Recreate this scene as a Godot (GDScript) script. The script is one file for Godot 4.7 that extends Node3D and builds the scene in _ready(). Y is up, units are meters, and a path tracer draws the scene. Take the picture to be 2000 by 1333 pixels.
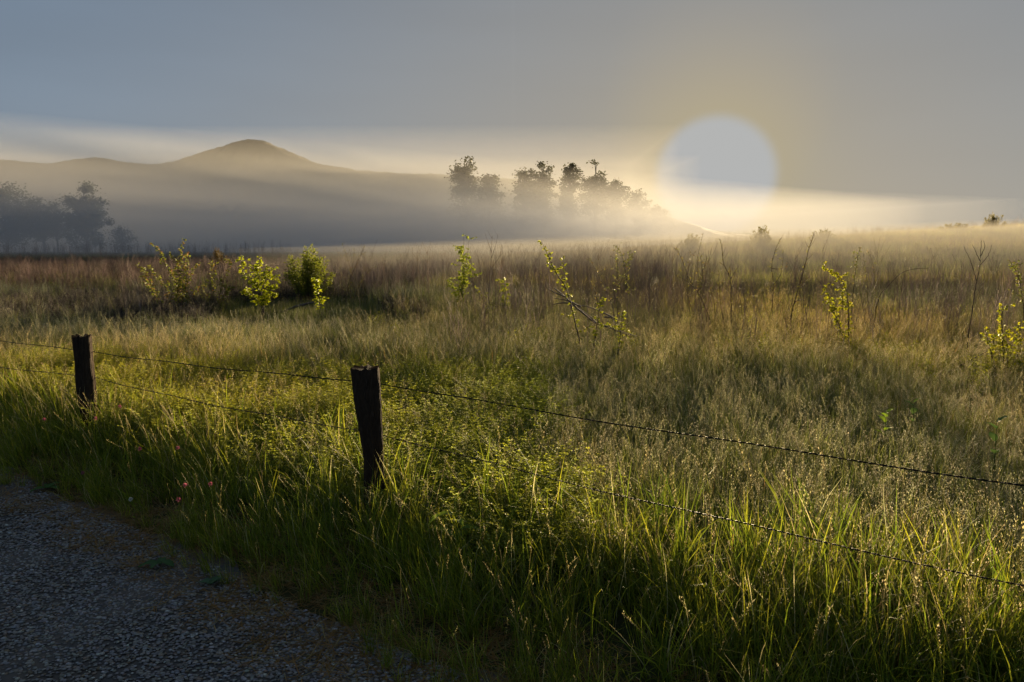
extends Node3D

const SUN := Vector3(0.26639, 0.08979, -0.95967)
const EDGE := [[-30.0, -20.0], [-14.0, -11.4], [-8.0, -7.8], [-5.2, -6.05], [-3.84, -5.19], [-2.89, -4.56], [-2.06, -3.92], [-1.33, -3.38], [-0.88, -3.05], [-0.59, -2.85], [-0.31, -2.69], [0.5, -2.22], [2.0, -1.35], [5.0, 0.35], [12.0, 4.2]]
const POSTS := [[-6.9, -7.95], [-3.69, -6.1], [-0.885, -4.35], [2.35, -2.13]]
const RIDGE := [-1800.0, 96.0, -1500.0, 112.0, -1250.0, 100.0, -1020.0, 114.0, -840.0, 104.0, -720.0, 109.0, -627.4, 105.6, -608.7, 105.0, -590.1, 102.6, -571.3, 101.3, -546.2, 101.3, -527.1, 105.0, -508.0, 108.1, -492.4, 106.8, -477.0, 103.2, -452.1, 100.7, -427.0, 100.1, -401.7, 103.8, -376.1, 111.7, -356.9, 118.4, -341.1, 122.1, -332.8, 125.2, -325.2, 128.2, -315.7, 129.4, -303.2, 128.8, -287.9, 122.7, -272.5, 116.0, -257.1, 109.3, -241.7, 102.6, -226.1, 98.9, -207.3, 96.4, -188.6, 93.3, -163.5, 91.5, -132.1, 89.0, -94.4, 88.4, -69.2, 86.6, 0.0, 82.9, 126.0, 62.0, 180.0, 38.0, 240.0, 20.0, 280.0, 16.0, 360.0, 14.0, 600.0, 14.0, 1200.0, 14.0]

var rng := RandomNumberGenerator.new()
var lump := FastNoiseLite.new()
var patch := FastNoiseLite.new()
var M := {}
var used := {}


class MB:
	var v := PackedVector3Array()
	var n := PackedVector3Array()
	var c := PackedColorArray()
	var i := PackedInt32Array()

	func add(p: Vector3, nn: Vector3, col: Color) -> int:
		v.append(p)
		n.append(nn)
		c.append(col)
		return v.size() - 1

	func tri(a: int, b: int, d: int) -> void:
		i.append(a)
		i.append(b)
		i.append(d)

	func blade(base: Vector3, dir: Vector3, side: Vector3, h: float, w: float, a0: float, a1: float, col: Color, tip: Color, segs := 3) -> void:
		var p := base
		var last := -1
		for k in segs + 1:
			var t := float(k) / segs
			var a := a0 + a1 * pow(t, 1.3)
			var tang := Vector3.UP * cos(a) + dir * sin(a)
			var nn := side.cross(tang).normalized()
			var cc := col.lerp(tip, t)
			var ww := w * 0.5 * (0.8 + 0.5 * t) * (1.0 - pow(t, 2.2))
			if k == segs:
				var q := add(p, nn, cc)
				tri(last, q, last + 1)
			else:
				var q := add(p - side * ww, nn, cc)
				add(p + side * ww, nn, cc)
				if last >= 0:
					tri(last, q, last + 1)
					tri(last + 1, q, q + 1)
				last = q
			p += tang * h / segs

	func tube(pts: Array, r0: float, r1: float, sides: int, col: Color, tip: Color) -> void:
		var last := -1
		var up := Vector3(0.31, 0.2, 0.93).normalized()
		for k in pts.size():
			var t := float(k) / maxf(1.0, pts.size() - 1)
			var tang: Vector3 = (pts[mini(k + 1, pts.size() - 1)] - pts[maxi(k - 1, 0)]).normalized()
			var a := tang.cross(up).normalized()
			if a.length() < 0.5:
				a = tang.cross(Vector3.RIGHT).normalized()
			var b := a.cross(tang)
			var r := lerpf(r0, r1, t)
			var at := v.size()
			for s in sides:
				var g := TAU * s / sides
				var nn := a * cos(g) + b * sin(g)
				add(pts[k] + nn * r, nn, col.lerp(tip, t))
			if last >= 0:
				for s in sides:
					var s2 := (s + 1) % sides
					tri(last + s, last + s2, at + s)
					tri(last + s2, at + s2, at + s)
			last = at
		var cap := add(pts[pts.size() - 1] as Vector3, (pts[pts.size() - 1] - pts[pts.size() - 2]).normalized(), tip)
		for s in sides:
			tri(last + s, last + (s + 1) % sides, cap)

	func leaf(p: Vector3, dir: Vector3, side: Vector3, l: float, w: float, droop: float, col: Color) -> void:
		var nn := side.cross(dir).normalized()
		if nn.y < 0.0:
			nn = -nn
			side = -side
		var mid := p + dir * l * 0.45 + nn * l * droop * 0.5
		var a := add(p, nn, col)
		var b := add(mid - side * w * 0.5, (nn - side * 0.3).normalized(), col)
		var d := add(mid + side * w * 0.5, (nn + side * 0.3).normalized(), col)
		var e := add(p + dir * l - nn * l * droop * 0.6, nn, col)
		tri(a, b, d)
		tri(b, e, d)

	func wide_leaf(p: Vector3, dir: Vector3, side: Vector3, l: float, w: float, droop: float, col: Color, rib: Color) -> void:
		var nn := side.cross(dir).normalized()
		if nn.y < 0.0:
			nn = -nn
			side = -side
		var last := -1
		var q := p
		var a := 0.0
		for k in 7:
			var t := k / 6.0
			var d2 := dir * cos(a) - nn * sin(a)
			var up := nn * cos(a) + dir * sin(a)
			var ww := w * 0.5 * pow(sin(PI * pow(clampf(t * 0.96 + 0.02, 0.0, 1.0), 0.8)), 0.75)
			var wav := 0.06 * w * sin(k * 2.1 + l * 50.0)
			var at := add(q - side * ww + up * (ww * 0.3 + wav), (up + side * 0.3).normalized(), col)
			add(q, up, rib)
			add(q + side * ww + up * (ww * 0.3 - wav), (up - side * 0.3).normalized(), col)
			if last >= 0:
				for s in 2:
					tri(last + s, at + s, last + s + 1)
					tri(last + s + 1, at + s, at + s + 1)
			last = at
			a += droop / 6.0
			q += d2 * l / 6.0

	func mesh(mat: Material) -> ArrayMesh:
		var arr := []
		arr.resize(Mesh.ARRAY_MAX)
		arr[Mesh.ARRAY_VERTEX] = v
		arr[Mesh.ARRAY_NORMAL] = n
		arr[Mesh.ARRAY_COLOR] = c
		arr[Mesh.ARRAY_INDEX] = i
		var m := ArrayMesh.new()
		m.add_surface_from_arrays(Mesh.PRIMITIVE_TRIANGLES, arr)
		m.surface_set_material(0, mat)
		return m


func numbered(called: String) -> String:
	var k: int = used.get(called, -1) + 1
	used[called] = k
	return called if k == 0 else "%s_%03d" % [called, k]


func tag(o: Node, label: String, category := "", group := "", kind := "") -> Node:
	if label:
		o.set_meta("label", label)
	if category:
		o.set_meta("category", category)
	if group:
		o.set_meta("group", group)
	if kind:
		o.set_meta("kind", kind)
	return o


func thing(called: String, at: Vector3, label: String, category: String, group := "") -> Node3D:
	var o := Node3D.new()
	o.name = numbered(called)
	add_child(o, true)
	o.position = at
	tag(o, label, category, group)
	return o


func part(called: String, mesh: Mesh, parent: Node, at := Vector3.ZERO) -> MeshInstance3D:
	var o := MeshInstance3D.new()
	o.name = called
	o.mesh = mesh
	parent.add_child(o, true)
	o.position = at
	return o


func rnd(a: float, b: float) -> float:
	return rng.randf_range(a, b)


func rdir() -> Vector3:
	var g := rnd(0, TAU)
	return Vector3(cos(g), 0, sin(g))


func across(d: Vector3) -> Vector3:
	return d.cross(Vector3(rng.randfn(), rng.randfn(), rng.randfn())).normalized()


func vary(c: Color, much := 0.25) -> Color:
	var k := 1.0 + rnd(-much, much)
	return Color(c.r * k * (1.0 + rnd(-0.08, 0.08)), c.g * k, c.b * k * (1.0 + rnd(-0.15, 0.15)))


func edge_dist(x: float, z: float) -> float:
	# metres from the road's edge, positive on the field's side
	var best := 1e9
	var sgn := 1.0
	for k in EDGE.size() - 1:
		var a := Vector2(EDGE[k][0], EDGE[k][1])
		var b := Vector2(EDGE[k + 1][0], EDGE[k + 1][1])
		var p := Vector2(x, z)
		var t := clampf((p - a).dot(b - a) / (b - a).length_squared(), 0.0, 1.0)
		var d := p.distance_to(a + (b - a) * t)
		if d < best:
			best = d
			sgn = -1.0 if (b - a).cross(p - a) > 0.0 else 1.0
	return best * sgn


func ground(x: float, z: float) -> float:
	var d := -z
	var rise := smoothstep(13.0, 58.0, d) * maxf(0.0, 0.25 + 0.06 * (x + 1.0)) * (1.0 - smoothstep(62.0, 125.0, d))
	rise = minf(rise, 4.2) if d < 80.0 else rise
	if d > 150.0:
		rise += 8.0 * exp(-pow((x - 8.0) / 60.0, 2.0) - pow((d - 350.0) / 60.0, 2.0))
	var near := smoothstep(3.0, 7.0, Vector2(x, z).length())
	return rise + near * (0.07 * lump.get_noise_2d(x * 9.0, z * 9.0) + 0.10 * lump.get_noise_2d(x * 2.0, z * 2.0))


func foliage(rough := 0.55, back := 1.0) -> StandardMaterial3D:
	var m := StandardMaterial3D.new()
	m.vertex_color_use_as_albedo = true
	m.roughness = rough
	m.metallic_specular = 0.28
	m.cull_mode = BaseMaterial3D.CULL_DISABLED
	if back > 0.0:
		m.backlight_enabled = true
		m.backlight = Color(back, back, back)
	return m


func noise_tex(freq: float, ramp: Array, seed_ := 1, size := 512, octaves := 5) -> NoiseTexture2D:
	var f := FastNoiseLite.new()
	f.seed = seed_
	f.frequency = freq
	f.fractal_octaves = octaves
	var t := NoiseTexture2D.new()
	t.width = size
	t.height = size
	t.seamless = true
	t.noise = f
	if ramp:
		var g := Gradient.new()
		var cols := PackedColorArray()
		var offs := PackedFloat32Array()
		for k in ramp.size():
			cols.append(ramp[k].linear_to_srgb())
			offs.append(float(k) / (ramp.size() - 1))
		g.colors = cols
		g.offsets = offs
		t.color_ramp = g
	return t


func make_sky() -> ImageTexture:
	var w := 1024
	var h := 512
	var im := Image.create_empty(w, h, false, Image.FORMAT_RGBF)
	var soft := FastNoiseLite.new()
	soft.seed = 9
	soft.frequency = 1.6
	for y in h:
		var el := (0.5 - (y + 0.5) / h) * PI
		for x in w:
			var az := (x + 0.5) / w * TAU
			# the first column looks along -z
			var d := Vector3(sin(az) * cos(el), sin(el), -cos(az) * cos(el))
			im.set_pixel(x, y, sky_color(d, el, soft))
	im.resize(2048, 1024, Image.INTERPOLATE_CUBIC)
	return ImageTexture.create_from_image(im)


func sky_color(d: Vector3, el: float, soft: FastNoiseLite) -> Color:
	var e := maxf(0.0, rad_to_deg(el))
	var s := rad_to_deg(acos(clampf(d.dot(SUN), -1.0, 1.0)))
	var low := exp(-e / 11.0)
	var base := Vector3(SKY_HIGH.x, SKY_HIGH.y, SKY_HIGH.z).lerp(SKY_LOW, low)
	base *= 1.0 + 0.10 * soft.get_noise_3d(d.x, d.y * 5.0, d.z)
	var m := clampf(SKY_GLOW.x * exp(-s / SKY_GLOW.y), 0.0, 1.0)
	var side := wrapf(rad_to_deg(atan2(d.x, -d.z) - atan2(SUN.x, -SUN.z)), -180.0, 180.0)
	m = maxf(m, exp(-e / 24.0) * exp(-pow(side / 36.0, 2.0)))
	var c := base.lerp(SKY_WARM, m)
	var ring := exp(-pow(s / 6.6, 2.0))
	c = c.lerp(SKY_RING, ring)
	var disc := 1.0 - smoothstep(3.8, 4.9, s)
	c = c.lerp(SKY_DISC, disc)
	c /= EXPOSURE
	return Color(c.x, c.y, c.z)


const EXPOSURE := 5.6
const SKY_HIGH := Vector3(0.118, 0.185, 0.285)
const SKY_LOW := Vector3(0.27, 0.335, 0.39)
const SKY_WARM := Vector3(0.455, 0.388, 0.285)
const SKY_GLOW := Vector2(1.25, 14.0)
const SKY_RING := Vector3(0.45, 0.39, 0.25)
const SKY_DISC := Vector3(0.455, 0.46, 0.455)


func _ready() -> void:
	lump.seed = 4
	lump.frequency = 0.05
	patch.seed = 11
	patch.frequency = 0.22
	var cam := Camera3D.new()
	cam.name = "camera"
	add_child(cam)
	cam.position = Vector3(0, 1.75, 0)
	cam.rotation_degrees = Vector3(-7.588, 0, 0)
	cam.fov = 50.9156
	cam.near = 0.05
	cam.far = 4000.0
	cam.current = true
	var env := Environment.new()
	env.background_mode = Environment.BG_SKY
	var sky := Sky.new()
	var pan := PanoramaSkyMaterial.new()
	pan.panorama = make_sky()
	sky.sky_material = pan
	env.sky = sky
	env.tonemap_mode = Environment.TONE_MAPPER_LINEAR
	env.tonemap_exposure = EXPOSURE
	env.sdfgi_enabled = true
	env.ssao_enabled = true
	env.ssil_enabled = true
	env.volumetric_fog_enabled = true
	env.volumetric_fog_density = 0.0
	env.volumetric_fog_anisotropy = 0.55
	env.volumetric_fog_albedo = Color(0.97, 0.96, 0.93)
	var we := WorldEnvironment.new()
	we.environment = env
	add_child(we)
	var sun := DirectionalLight3D.new()
	sun.name = "sun"
	add_child(sun)
	sun.look_at_from_position(SUN * 50.0, Vector3.ZERO)
	sun.light_energy = 1.6
	sun.light_color = Color(1.0, 0.89, 0.70)
	sun.light_angular_distance = 1.2
	sun.shadow_enabled = true
	materials()
	setting()
	print("setting ", Time.get_ticks_msec())
	mist()
	if not FAST_TEST:
		grasses()
		print("grass ", Time.get_ticks_msec())
		fence()
		plants()
		print("plants ", Time.get_ticks_msec())
		trees()
		near_plants()
		stalks()
		print("all ", Time.get_ticks_msec())


func materials() -> void:
	M.grass = foliage(0.6, 1.0)
	M.leaf = foliage(0.65, 1.0)
	M.dry = foliage(0.8, 0.6)
	M.bark = foliage(0.9, 0.0)
	M.stone = foliage(0.85, 0.0)
	var g := StandardMaterial3D.new()
	g.albedo_texture = noise_tex(0.02, [Color(0.018, 0.016, 0.007), Color(0.045, 0.04, 0.016), Color(0.03, 0.035, 0.012), Color(0.07, 0.06, 0.028)], 3)
	g.uv1_triplanar = true
	g.uv1_world_triplanar = true
	g.uv1_scale = Vector3(0.6, 0.6, 0.6)
	g.roughness = 0.95
	g.metallic_specular = 0.1
	M.soil = g
	var r := StandardMaterial3D.new()
	r.albedo_texture = noise_tex(0.012, [Color(0.05, 0.043, 0.038), Color(0.11, 0.088, 0.072), Color(0.075, 0.068, 0.062), Color(0.15, 0.105, 0.08)], 8)
	r.uv1_triplanar = true
	r.uv1_world_triplanar = true
	r.uv1_scale = Vector3(0.7, 0.7, 0.7)
	r.roughness = 0.95
	r.metallic_specular = 0.15
	M.dirt = r
	var wd := StandardMaterial3D.new()
	wd.albedo_texture = noise_tex(0.02, [Color(0.016, 0.011, 0.008), Color(0.055, 0.039, 0.027), Color(0.033, 0.024, 0.018), Color(0.13, 0.10, 0.075)], 21)
	wd.uv1_triplanar = true
	wd.uv1_scale = Vector3(9.0, 0.8, 9.0)
	wd.roughness = 0.95
	wd.metallic_specular = 0.15
	wd.heightmap_enabled = true
	wd.heightmap_texture = noise_tex(0.03, [], 22)
	wd.heightmap_scale = 1.0
	wd.vertex_color_use_as_albedo = true
	M.post = wd
	var wi := StandardMaterial3D.new()
	wi.albedo_color = Color(0.13, 0.115, 0.10)
	wi.metallic = 0.7
	wi.roughness = 0.6
	M.wire = wi
	var f := StandardMaterial3D.new()
	f.albedo_texture = noise_tex(0.05, [Color(0.02, 0.022, 0.015), Color(0.06, 0.055, 0.04), Color(0.035, 0.04, 0.025)], 31)
	f.uv1_triplanar = true
	f.uv1_world_triplanar = true
	f.uv1_scale = Vector3(0.02, 0.02, 0.02)
	f.roughness = 0.95
	f.metallic_specular = 0.1
	M.forest = f


func sheet(xs: Array, zs: Array, height: Callable, mat: Material) -> ArrayMesh:
	var m := MB.new()
	for z in zs:
		for x in xs:
			var e := 0.3 if absf(z) < 40.0 else 3.0
			var nn := Vector3(height.call(x - e, z) - height.call(x + e, z), 2.0 * e, height.call(x, z - e) - height.call(x, z + e)).normalized()
			m.add(Vector3(x, height.call(x, z), z), nn, Color.WHITE)
	var w := xs.size()
	for b in zs.size() - 1:
		for a in w - 1:
			var p := b * w + a
			m.tri(p, p + w, p + 1)
			m.tri(p + 1, p + w, p + w + 1)
	return m.mesh(mat)


func spaced(near: float, far: float, step: float, grow: float) -> Array:
	var out := [near]
	var s := step
	while out[-1] < far:
		out.append(out[-1] + s)
		s *= grow
	return out


func setting() -> void:
	var xs := []
	for x in spaced(0.0, 1500.0, 0.5, 1.07):
		xs.append(x)
		if x > 0.0:
			xs.push_front(-x)
	var zs := []
	for z in spaced(-30.0, 1150.0, 0.8, 1.022):
		zs.append(-z)
	tag(part("ground", sheet(xs, zs, ground, M.soil), self), "", "", "", "structure")
	# gravel road beside the verge
	var m := MB.new()
	var last := -1
	for k in 160:
		var t := k / 159.0 * (EDGE.size() - 1)
		var a := mini(int(t), EDGE.size() - 2)
		var p := Vector2(EDGE[a][0], EDGE[a][1]).lerp(Vector2(EDGE[a + 1][0], EDGE[a + 1][1]), t - a)
		var dir := Vector2(EDGE[a + 1][0] - EDGE[a][0], EDGE[a + 1][1] - EDGE[a][1]).normalized()
		var out := Vector2(-dir.y, dir.x)
		p -= out * (0.12 + 0.16 * patch.get_noise_2d(p.x * 6.0, p.y * 6.0))
		var at := -1
		for s in 9:
			var q := p + out * (s * 0.62)
			var y := ground(q.x, q.y) + 0.006 + 0.012 * lump.get_noise_2d(q.x * 40.0, q.y * 40.0)
			var id := m.add(Vector3(q.x, maxf(y, ground(q.x, q.y) + 0.004), q.y), Vector3.UP, Color.WHITE)
			if s == 0:
				at = id
		if last >= 0:
			for s in 8:
				m.tri(last + s, at + s, last + s + 1)
				m.tri(last + s + 1, at + s, at + s + 1)
		last = at
	tag(part("road", m.mesh(M.dirt), self), "", "", "", "structure")
	# the wooded hills behind the mist
	var rough := FastNoiseLite.new()
	rough.seed = 17
	rough.frequency = 0.09
	var hx := []
	var x2 := -1800.0
	while x2 < 1200.0:
		hx.append(x2)
		x2 += 2.2 if x2 > -680.0 and x2 < 40.0 else 12.0
	var hz := []
	for k in 46:
		hz.append(-600.0 - k * 10.0 if k < 26 else -860.0 - (k - 26) * 4.4 if k < 38 else -916.0 - (k - 38) * 32.0)
	tag(part("hills", sheet(hx, hz, func(x, z): return hill(x, z, rough), M.forest), self), "", "", "", "structure")


func hill(x: float, z: float, rough: FastNoiseLite) -> float:
	var top := 0.0
	for k in range(0, RIDGE.size() - 2, 2):
		if x <= RIDGE[k + 2] or k == RIDGE.size() - 4:
			var t := clampf((x - RIDGE[k]) / (RIDGE[k + 2] - RIDGE[k]), 0.0, 1.0)
			top = lerpf(RIDGE[k + 1], RIDGE[k + 3], t * t * (3.0 - 2.0 * t) * 0.5 + t * 0.5)
			break
	var d := -z
	var f := 0.0
	if d < 900.0:
		f = smoothstep(590.0, 904.0, d)
	else:
		f = 1.0 - 0.75 * smoothstep(900.0, 1140.0, d)
	return -1.0 + (top + 0.8) * f + 1.1 * rough.get_noise_2d(x * 2.5, z * 2.5) * f + 1.5 * rough.get_noise_2d(x * 0.5, z * 0.5) * f


func bank(label: String, from: Vector3, upto: Vector3, density: float, turn := Vector3.ZERO, tone := Color(0.92, 0.925, 0.94)) -> void:
	# deep flat layers: a slanting look through them thins out gradually towards their tops and ends
	var o := FogVolume.new()
	o.name = numbered("mist_bank")
	o.shape = RenderingServer.FOG_VOLUME_SHAPE_BOX
	o.size = (upto - from).abs()
	var m := FogMaterial.new()
	m.density = density
	m.albedo = tone
	o.material = m
	add_child(o, true)
	o.position = (from + upto) * 0.5
	o.rotation = turn
	tag(o, label, "mist", "", "stuff")


func slanted_bank(label: String, corner: Vector2, width: float, depth: float, top: float, density: float, turn: float, roll: float, tone: Color) -> void:
	# corner: the nearest point of its right end
	var left := Vector2(-cos(turn), sin(turn))
	var away := Vector2(-sin(turn), -cos(turn))
	var mid := corner + left * width * 0.5 + away * depth * 0.5
	bank(label, Vector3(mid.x - width * 0.5, -14.0, mid.y - depth * 0.5), Vector3(mid.x + width * 0.5, top, mid.y + depth * 0.5), density, Vector3(0, turn, roll), tone)


func mist() -> void:
	slanted_bank("bluish low bank of mist lying over the far field on the left", Vector2(64, -90), 330.0, 165.0, 10.5, 0.0062, 0.27, -0.018, Color(0.96, 0.965, 0.98))
	slanted_bank("pale taller mist behind the low bank, around the distant trees", Vector2(100, -176), 400.0, 172.0, 20.5, 0.0080, 0.42, -0.038, Color(0.88, 0.87, 0.85))
	bank("thin haze over the foot of the hills", Vector3(-900, -1.0, -560), Vector3(90, 46, -345), 0.0022, Vector3(0, 0.03, 0), Color(0.85, 0.84, 0.81))
	bank("thin high haze hanging in front of the hill tops", Vector3(-1100, -1.0, -840), Vector3(130, 92, -564), 0.0014, Vector3(0, -0.02, 0), Color(0.82, 0.81, 0.79))
	bank("golden mist over the hillside below the sun", Vector3(-5, -1.5, -90), Vector3(84, 3.25, -18), 0.027, Vector3(0, -0.15, 0.036), Color(0.73, 0.71, 0.66))
const FAST_TEST := false


func stuff_node(called: String, label: String, category: String) -> Node3D:
	var o := thing(called, Vector3.ZERO, label, category)
	o.set_meta("kind", "stuff")
	return o


func scatter(parent: Node3D, called: String, meshes: Array, spots: Array) -> void:
	# spots: [Transform3D, Color]
	var lists := []
	for m in meshes:
		lists.append([])
	for k in spots.size():
		lists[k % meshes.size()].append(spots[k])
	for k in meshes.size():
		if lists[k].is_empty():
			continue
		var mm := MultiMesh.new()
		mm.transform_format = MultiMesh.TRANSFORM_3D
		mm.use_colors = true
		mm.mesh = meshes[k]
		mm.instance_count = lists[k].size()
		for j in lists[k].size():
			mm.set_instance_transform(j, lists[k][j][0])
			mm.set_instance_color(j, lists[k][j][1])
		var o := MultiMeshInstance3D.new()
		o.name = called
		o.multimesh = mm
		parent.add_child(o, true)
		o.set_meta("kind", "stuff")


func spot(x: float, z: float, scale_: float, tint: Color, lean := 0.12, bias := 0.0) -> Array:
	var b := Basis(Vector3.UP, rnd(0, TAU)).rotated(rdir(), rnd(0, lean))
	if bias > 0.0:
		b = b.rotated(Vector3.UP.cross(Vector3(-0.6, 0, 0.8)).normalized(), bias)
	return [Transform3D(b.scaled(Vector3.ONE * scale_), Vector3(x, ground(x, z) - 0.01, z)), tint]


const GREEN := Color(0.14, 0.178, 0.014)
const DEEP := Color(0.08, 0.12, 0.014)
const LIME := Color(0.28, 0.29, 0.022)
const STRAW := Color(0.37, 0.31, 0.14)
const RUST := Color(0.27, 0.14, 0.04)
const OLIVE := Color(0.20, 0.215, 0.03)
const TAN := Color(0.42, 0.36, 0.20)
const MAUVE := Color(0.22, 0.16, 0.13)


func tuft_verge(count: int) -> ArrayMesh:
	var m := MB.new()
	for k in count:
		var dir := rdir()
		var face := dir.rotated(Vector3.UP, PI / 2 + rnd(-0.9, 0.9))
		var p := rdir() * rnd(0, 0.10)
		var roll := rng.randf()
		var col := vary(GREEN if roll < 0.5 else DEEP if roll < 0.7 else LIME if roll < 0.93 else STRAW, 0.3)
		var tip := col.lerp(Color(0.26, 0.22, 0.03), rnd(0.0, 0.5)) if rng.randf() < 0.5 else col * 1.15
		m.blade(p, dir, face, rnd(0.22, 0.6), rnd(0.004, 0.0085), rnd(0.0, 0.28), rnd(0.2, 1.5) if rng.randf() < 0.75 else rnd(1.4, 2.3), col, tip, 4)
	if rng.randf() < 0.6:
		for k in rng.randi_range(1, 2):
			seed_stem(m, rdir() * 0.06, rnd(0.5, 0.74), vary(STRAW, 0.2))
	return m.mesh(M.grass)


func seed_stem(m: MB, p: Vector3, h: float, col: Color, airy := false) -> void:
	var dir := rdir()
	var pts := []
	var q := p
	var a := rnd(0.02, 0.25)
	var bend := rnd(0.05, 0.5) if not airy else rnd(0.2, 1.0)
	for k in 5:
		pts.append(q)
		q += (Vector3.UP * cos(a) + dir * sin(a)) * h / 4.0
		a += bend / 4.0
	m.tube(pts, 0.0013, 0.0008, 3, col.lerp(OLIVE, 0.6), col)
	var n := 26 if airy else 18
	for k in n:
		var t := 1.0 - (0.34 if airy else 0.22) * float(k) / n
		var f := t * 4.0
		var s := mini(int(f), 3)
		var c: Vector3 = pts[s].lerp(pts[s + 1], f - s)
		var out := (rdir() + Vector3.UP * rnd(0.1, 1.1)).normalized()
		var reach := rnd(0.01, 0.055) * (1.2 - (t - 0.66) * 2.0) if airy else rnd(0.0, 0.008)
		m.leaf(c + out * reach, (out + Vector3.UP * 0.6).normalized(), out.cross(Vector3.UP).normalized(), rnd(0.008, 0.014), 0.0038, 0.05, vary(col, 0.25))


func tuft_field(count: int, seeds: int) -> ArrayMesh:
	var m := MB.new()
	for k in count:
		var dir := rdir()
		var face := dir.rotated(Vector3.UP, PI / 2 + rnd(-1.0, 1.0))
		var roll := rng.randf()
		var col := vary(OLIVE if roll < 0.42 else GREEN if roll < 0.66 else LIME if roll < 0.84 else STRAW if roll < 0.96 else RUST, 0.3)
		m.blade(rdir() * rnd(0, 0.13), dir, face, rnd(0.2, 0.56), rnd(0.0028, 0.0055), rnd(0.0, 0.3), rnd(0.1, 1.3), col, col.lerp(STRAW, rnd(0, 0.5)), 3)
	for k in seeds:
		seed_stem(m, rdir() * rnd(0, 0.12), rnd(0.42, 0.7), vary(TAN, 0.25), rng.randf() < 0.75)
	return m.mesh(M.grass)


func tuft_bedstraw() -> ArrayMesh:
	# soft tangle of stems with whorls of tiny narrow leaves
	var m := MB.new()
	for k in 26:
		var dir := rdir()
		var q := rdir() * rnd(0, 0.16)
		var a := rnd(0.0, 0.5)
		var pts := []
		var len := rnd(0.3, 0.52)
		for s in 7:
			pts.append(q)
			q += (Vector3.UP * cos(a) + dir * sin(a)) * len / 6.0
			a += rnd(0.0, 0.32)
		m.tube(pts, 0.0012, 0.0008, 3, OLIVE, LIME)
		for s in 13:
			var f := 1.0 + s / 13.0 * 4.99
			var c: Vector3 = pts[int(f)].lerp(pts[int(f) + 1], f - int(f))
			for j in 5:
				var out := (rdir() + Vector3.UP * rnd(-0.2, 0.5)).normalized()
				m.leaf(c, out, across(out), rnd(0.012, 0.022), 0.0045, 0.1, vary(LIME if rng.randf() < 0.7 else Color(0.36, 0.38, 0.09), 0.25))
	return m.mesh(M.grass)


func tuft_far(green: float) -> ArrayMesh:
	# a broad clump for grass farther off
	var m := MB.new()
	for k in 60:
		var dir := rdir()
		var face := dir.rotated(Vector3.UP, PI / 2 + rnd(-1.0, 1.0))
		var col := vary(OLIVE if rng.randf() < green else STRAW if rng.randf() < 0.5 else MAUVE, 0.3)
		m.blade(rdir() * rnd(0, 0.3), dir, face, rnd(0.25, 0.62), rnd(0.006, 0.011), rnd(0.0, 0.3), rnd(0.1, 1.0), col, col.lerp(TAN, rnd(0, 0.5)), 2)
	return m.mesh(M.grass)


func tuft_herb() -> ArrayMesh:
	# low leafy weeds, colours darkened to stand in for the left field's shade
	var m := MB.new()
	for k in 70:
		var d := (rdir() + Vector3.UP * rnd(0.1, 1.4)).normalized()
		var p := rdir() * rnd(0.0, 0.24) + Vector3.UP * rnd(0.02, 0.34)
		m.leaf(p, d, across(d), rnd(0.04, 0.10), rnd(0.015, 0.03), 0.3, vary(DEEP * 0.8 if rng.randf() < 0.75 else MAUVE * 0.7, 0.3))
	for k in 14:
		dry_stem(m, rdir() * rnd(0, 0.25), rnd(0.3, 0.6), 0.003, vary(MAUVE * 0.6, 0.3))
	return m.mesh(M.leaf)


func dry_stem(m: MB, p: Vector3, h: float, r: float, col: Color, sides := 3) -> void:
	var dir := rdir()
	var a := rnd(0.0, 0.16)
	var q := p
	var pts := []
	for k in 6:
		pts.append(q)
		q += (Vector3.UP * cos(a) + dir * sin(a)) * h / 5.0
		a += rnd(-0.06, 0.07)
	m.tube(pts, r, r * 0.45, sides, col, col * 1.1)
	for k in rng.randi_range(4, 9):
		var f := rnd(2.2, 4.9)
		var c: Vector3 = pts[int(f)].lerp(pts[int(f) + 1], f - int(f))
		var out := (rdir() * rnd(0.35, 0.8) + Vector3.UP).normalized()
		var l := h * rnd(0.08, 0.25)
		m.tube([c, c + out * l * 0.5, c + out * l + Vector3.UP * l * 0.15], r * 0.5, r * 0.25, 3, col, col)
		if rng.randf() < 0.5:
			for j in 4:
				var d2 := (rdir() + Vector3.UP * 0.4).normalized()
				m.leaf(c + out * l, d2, d2.cross(Vector3.UP).normalized(), rnd(0.01, 0.03), 0.006, 0.3, vary(TAN * 0.8, 0.3))


func clump_weeds(stems: int, spread: float, h0: float, h1: float, col: Color) -> ArrayMesh:
	var m := MB.new()
	for k in stems:
		dry_stem(m, rdir() * rnd(0, spread), rnd(h0, h1), rnd(0.0022, 0.0042), vary(col, 0.3))
	return m.mesh(M.dry)


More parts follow.
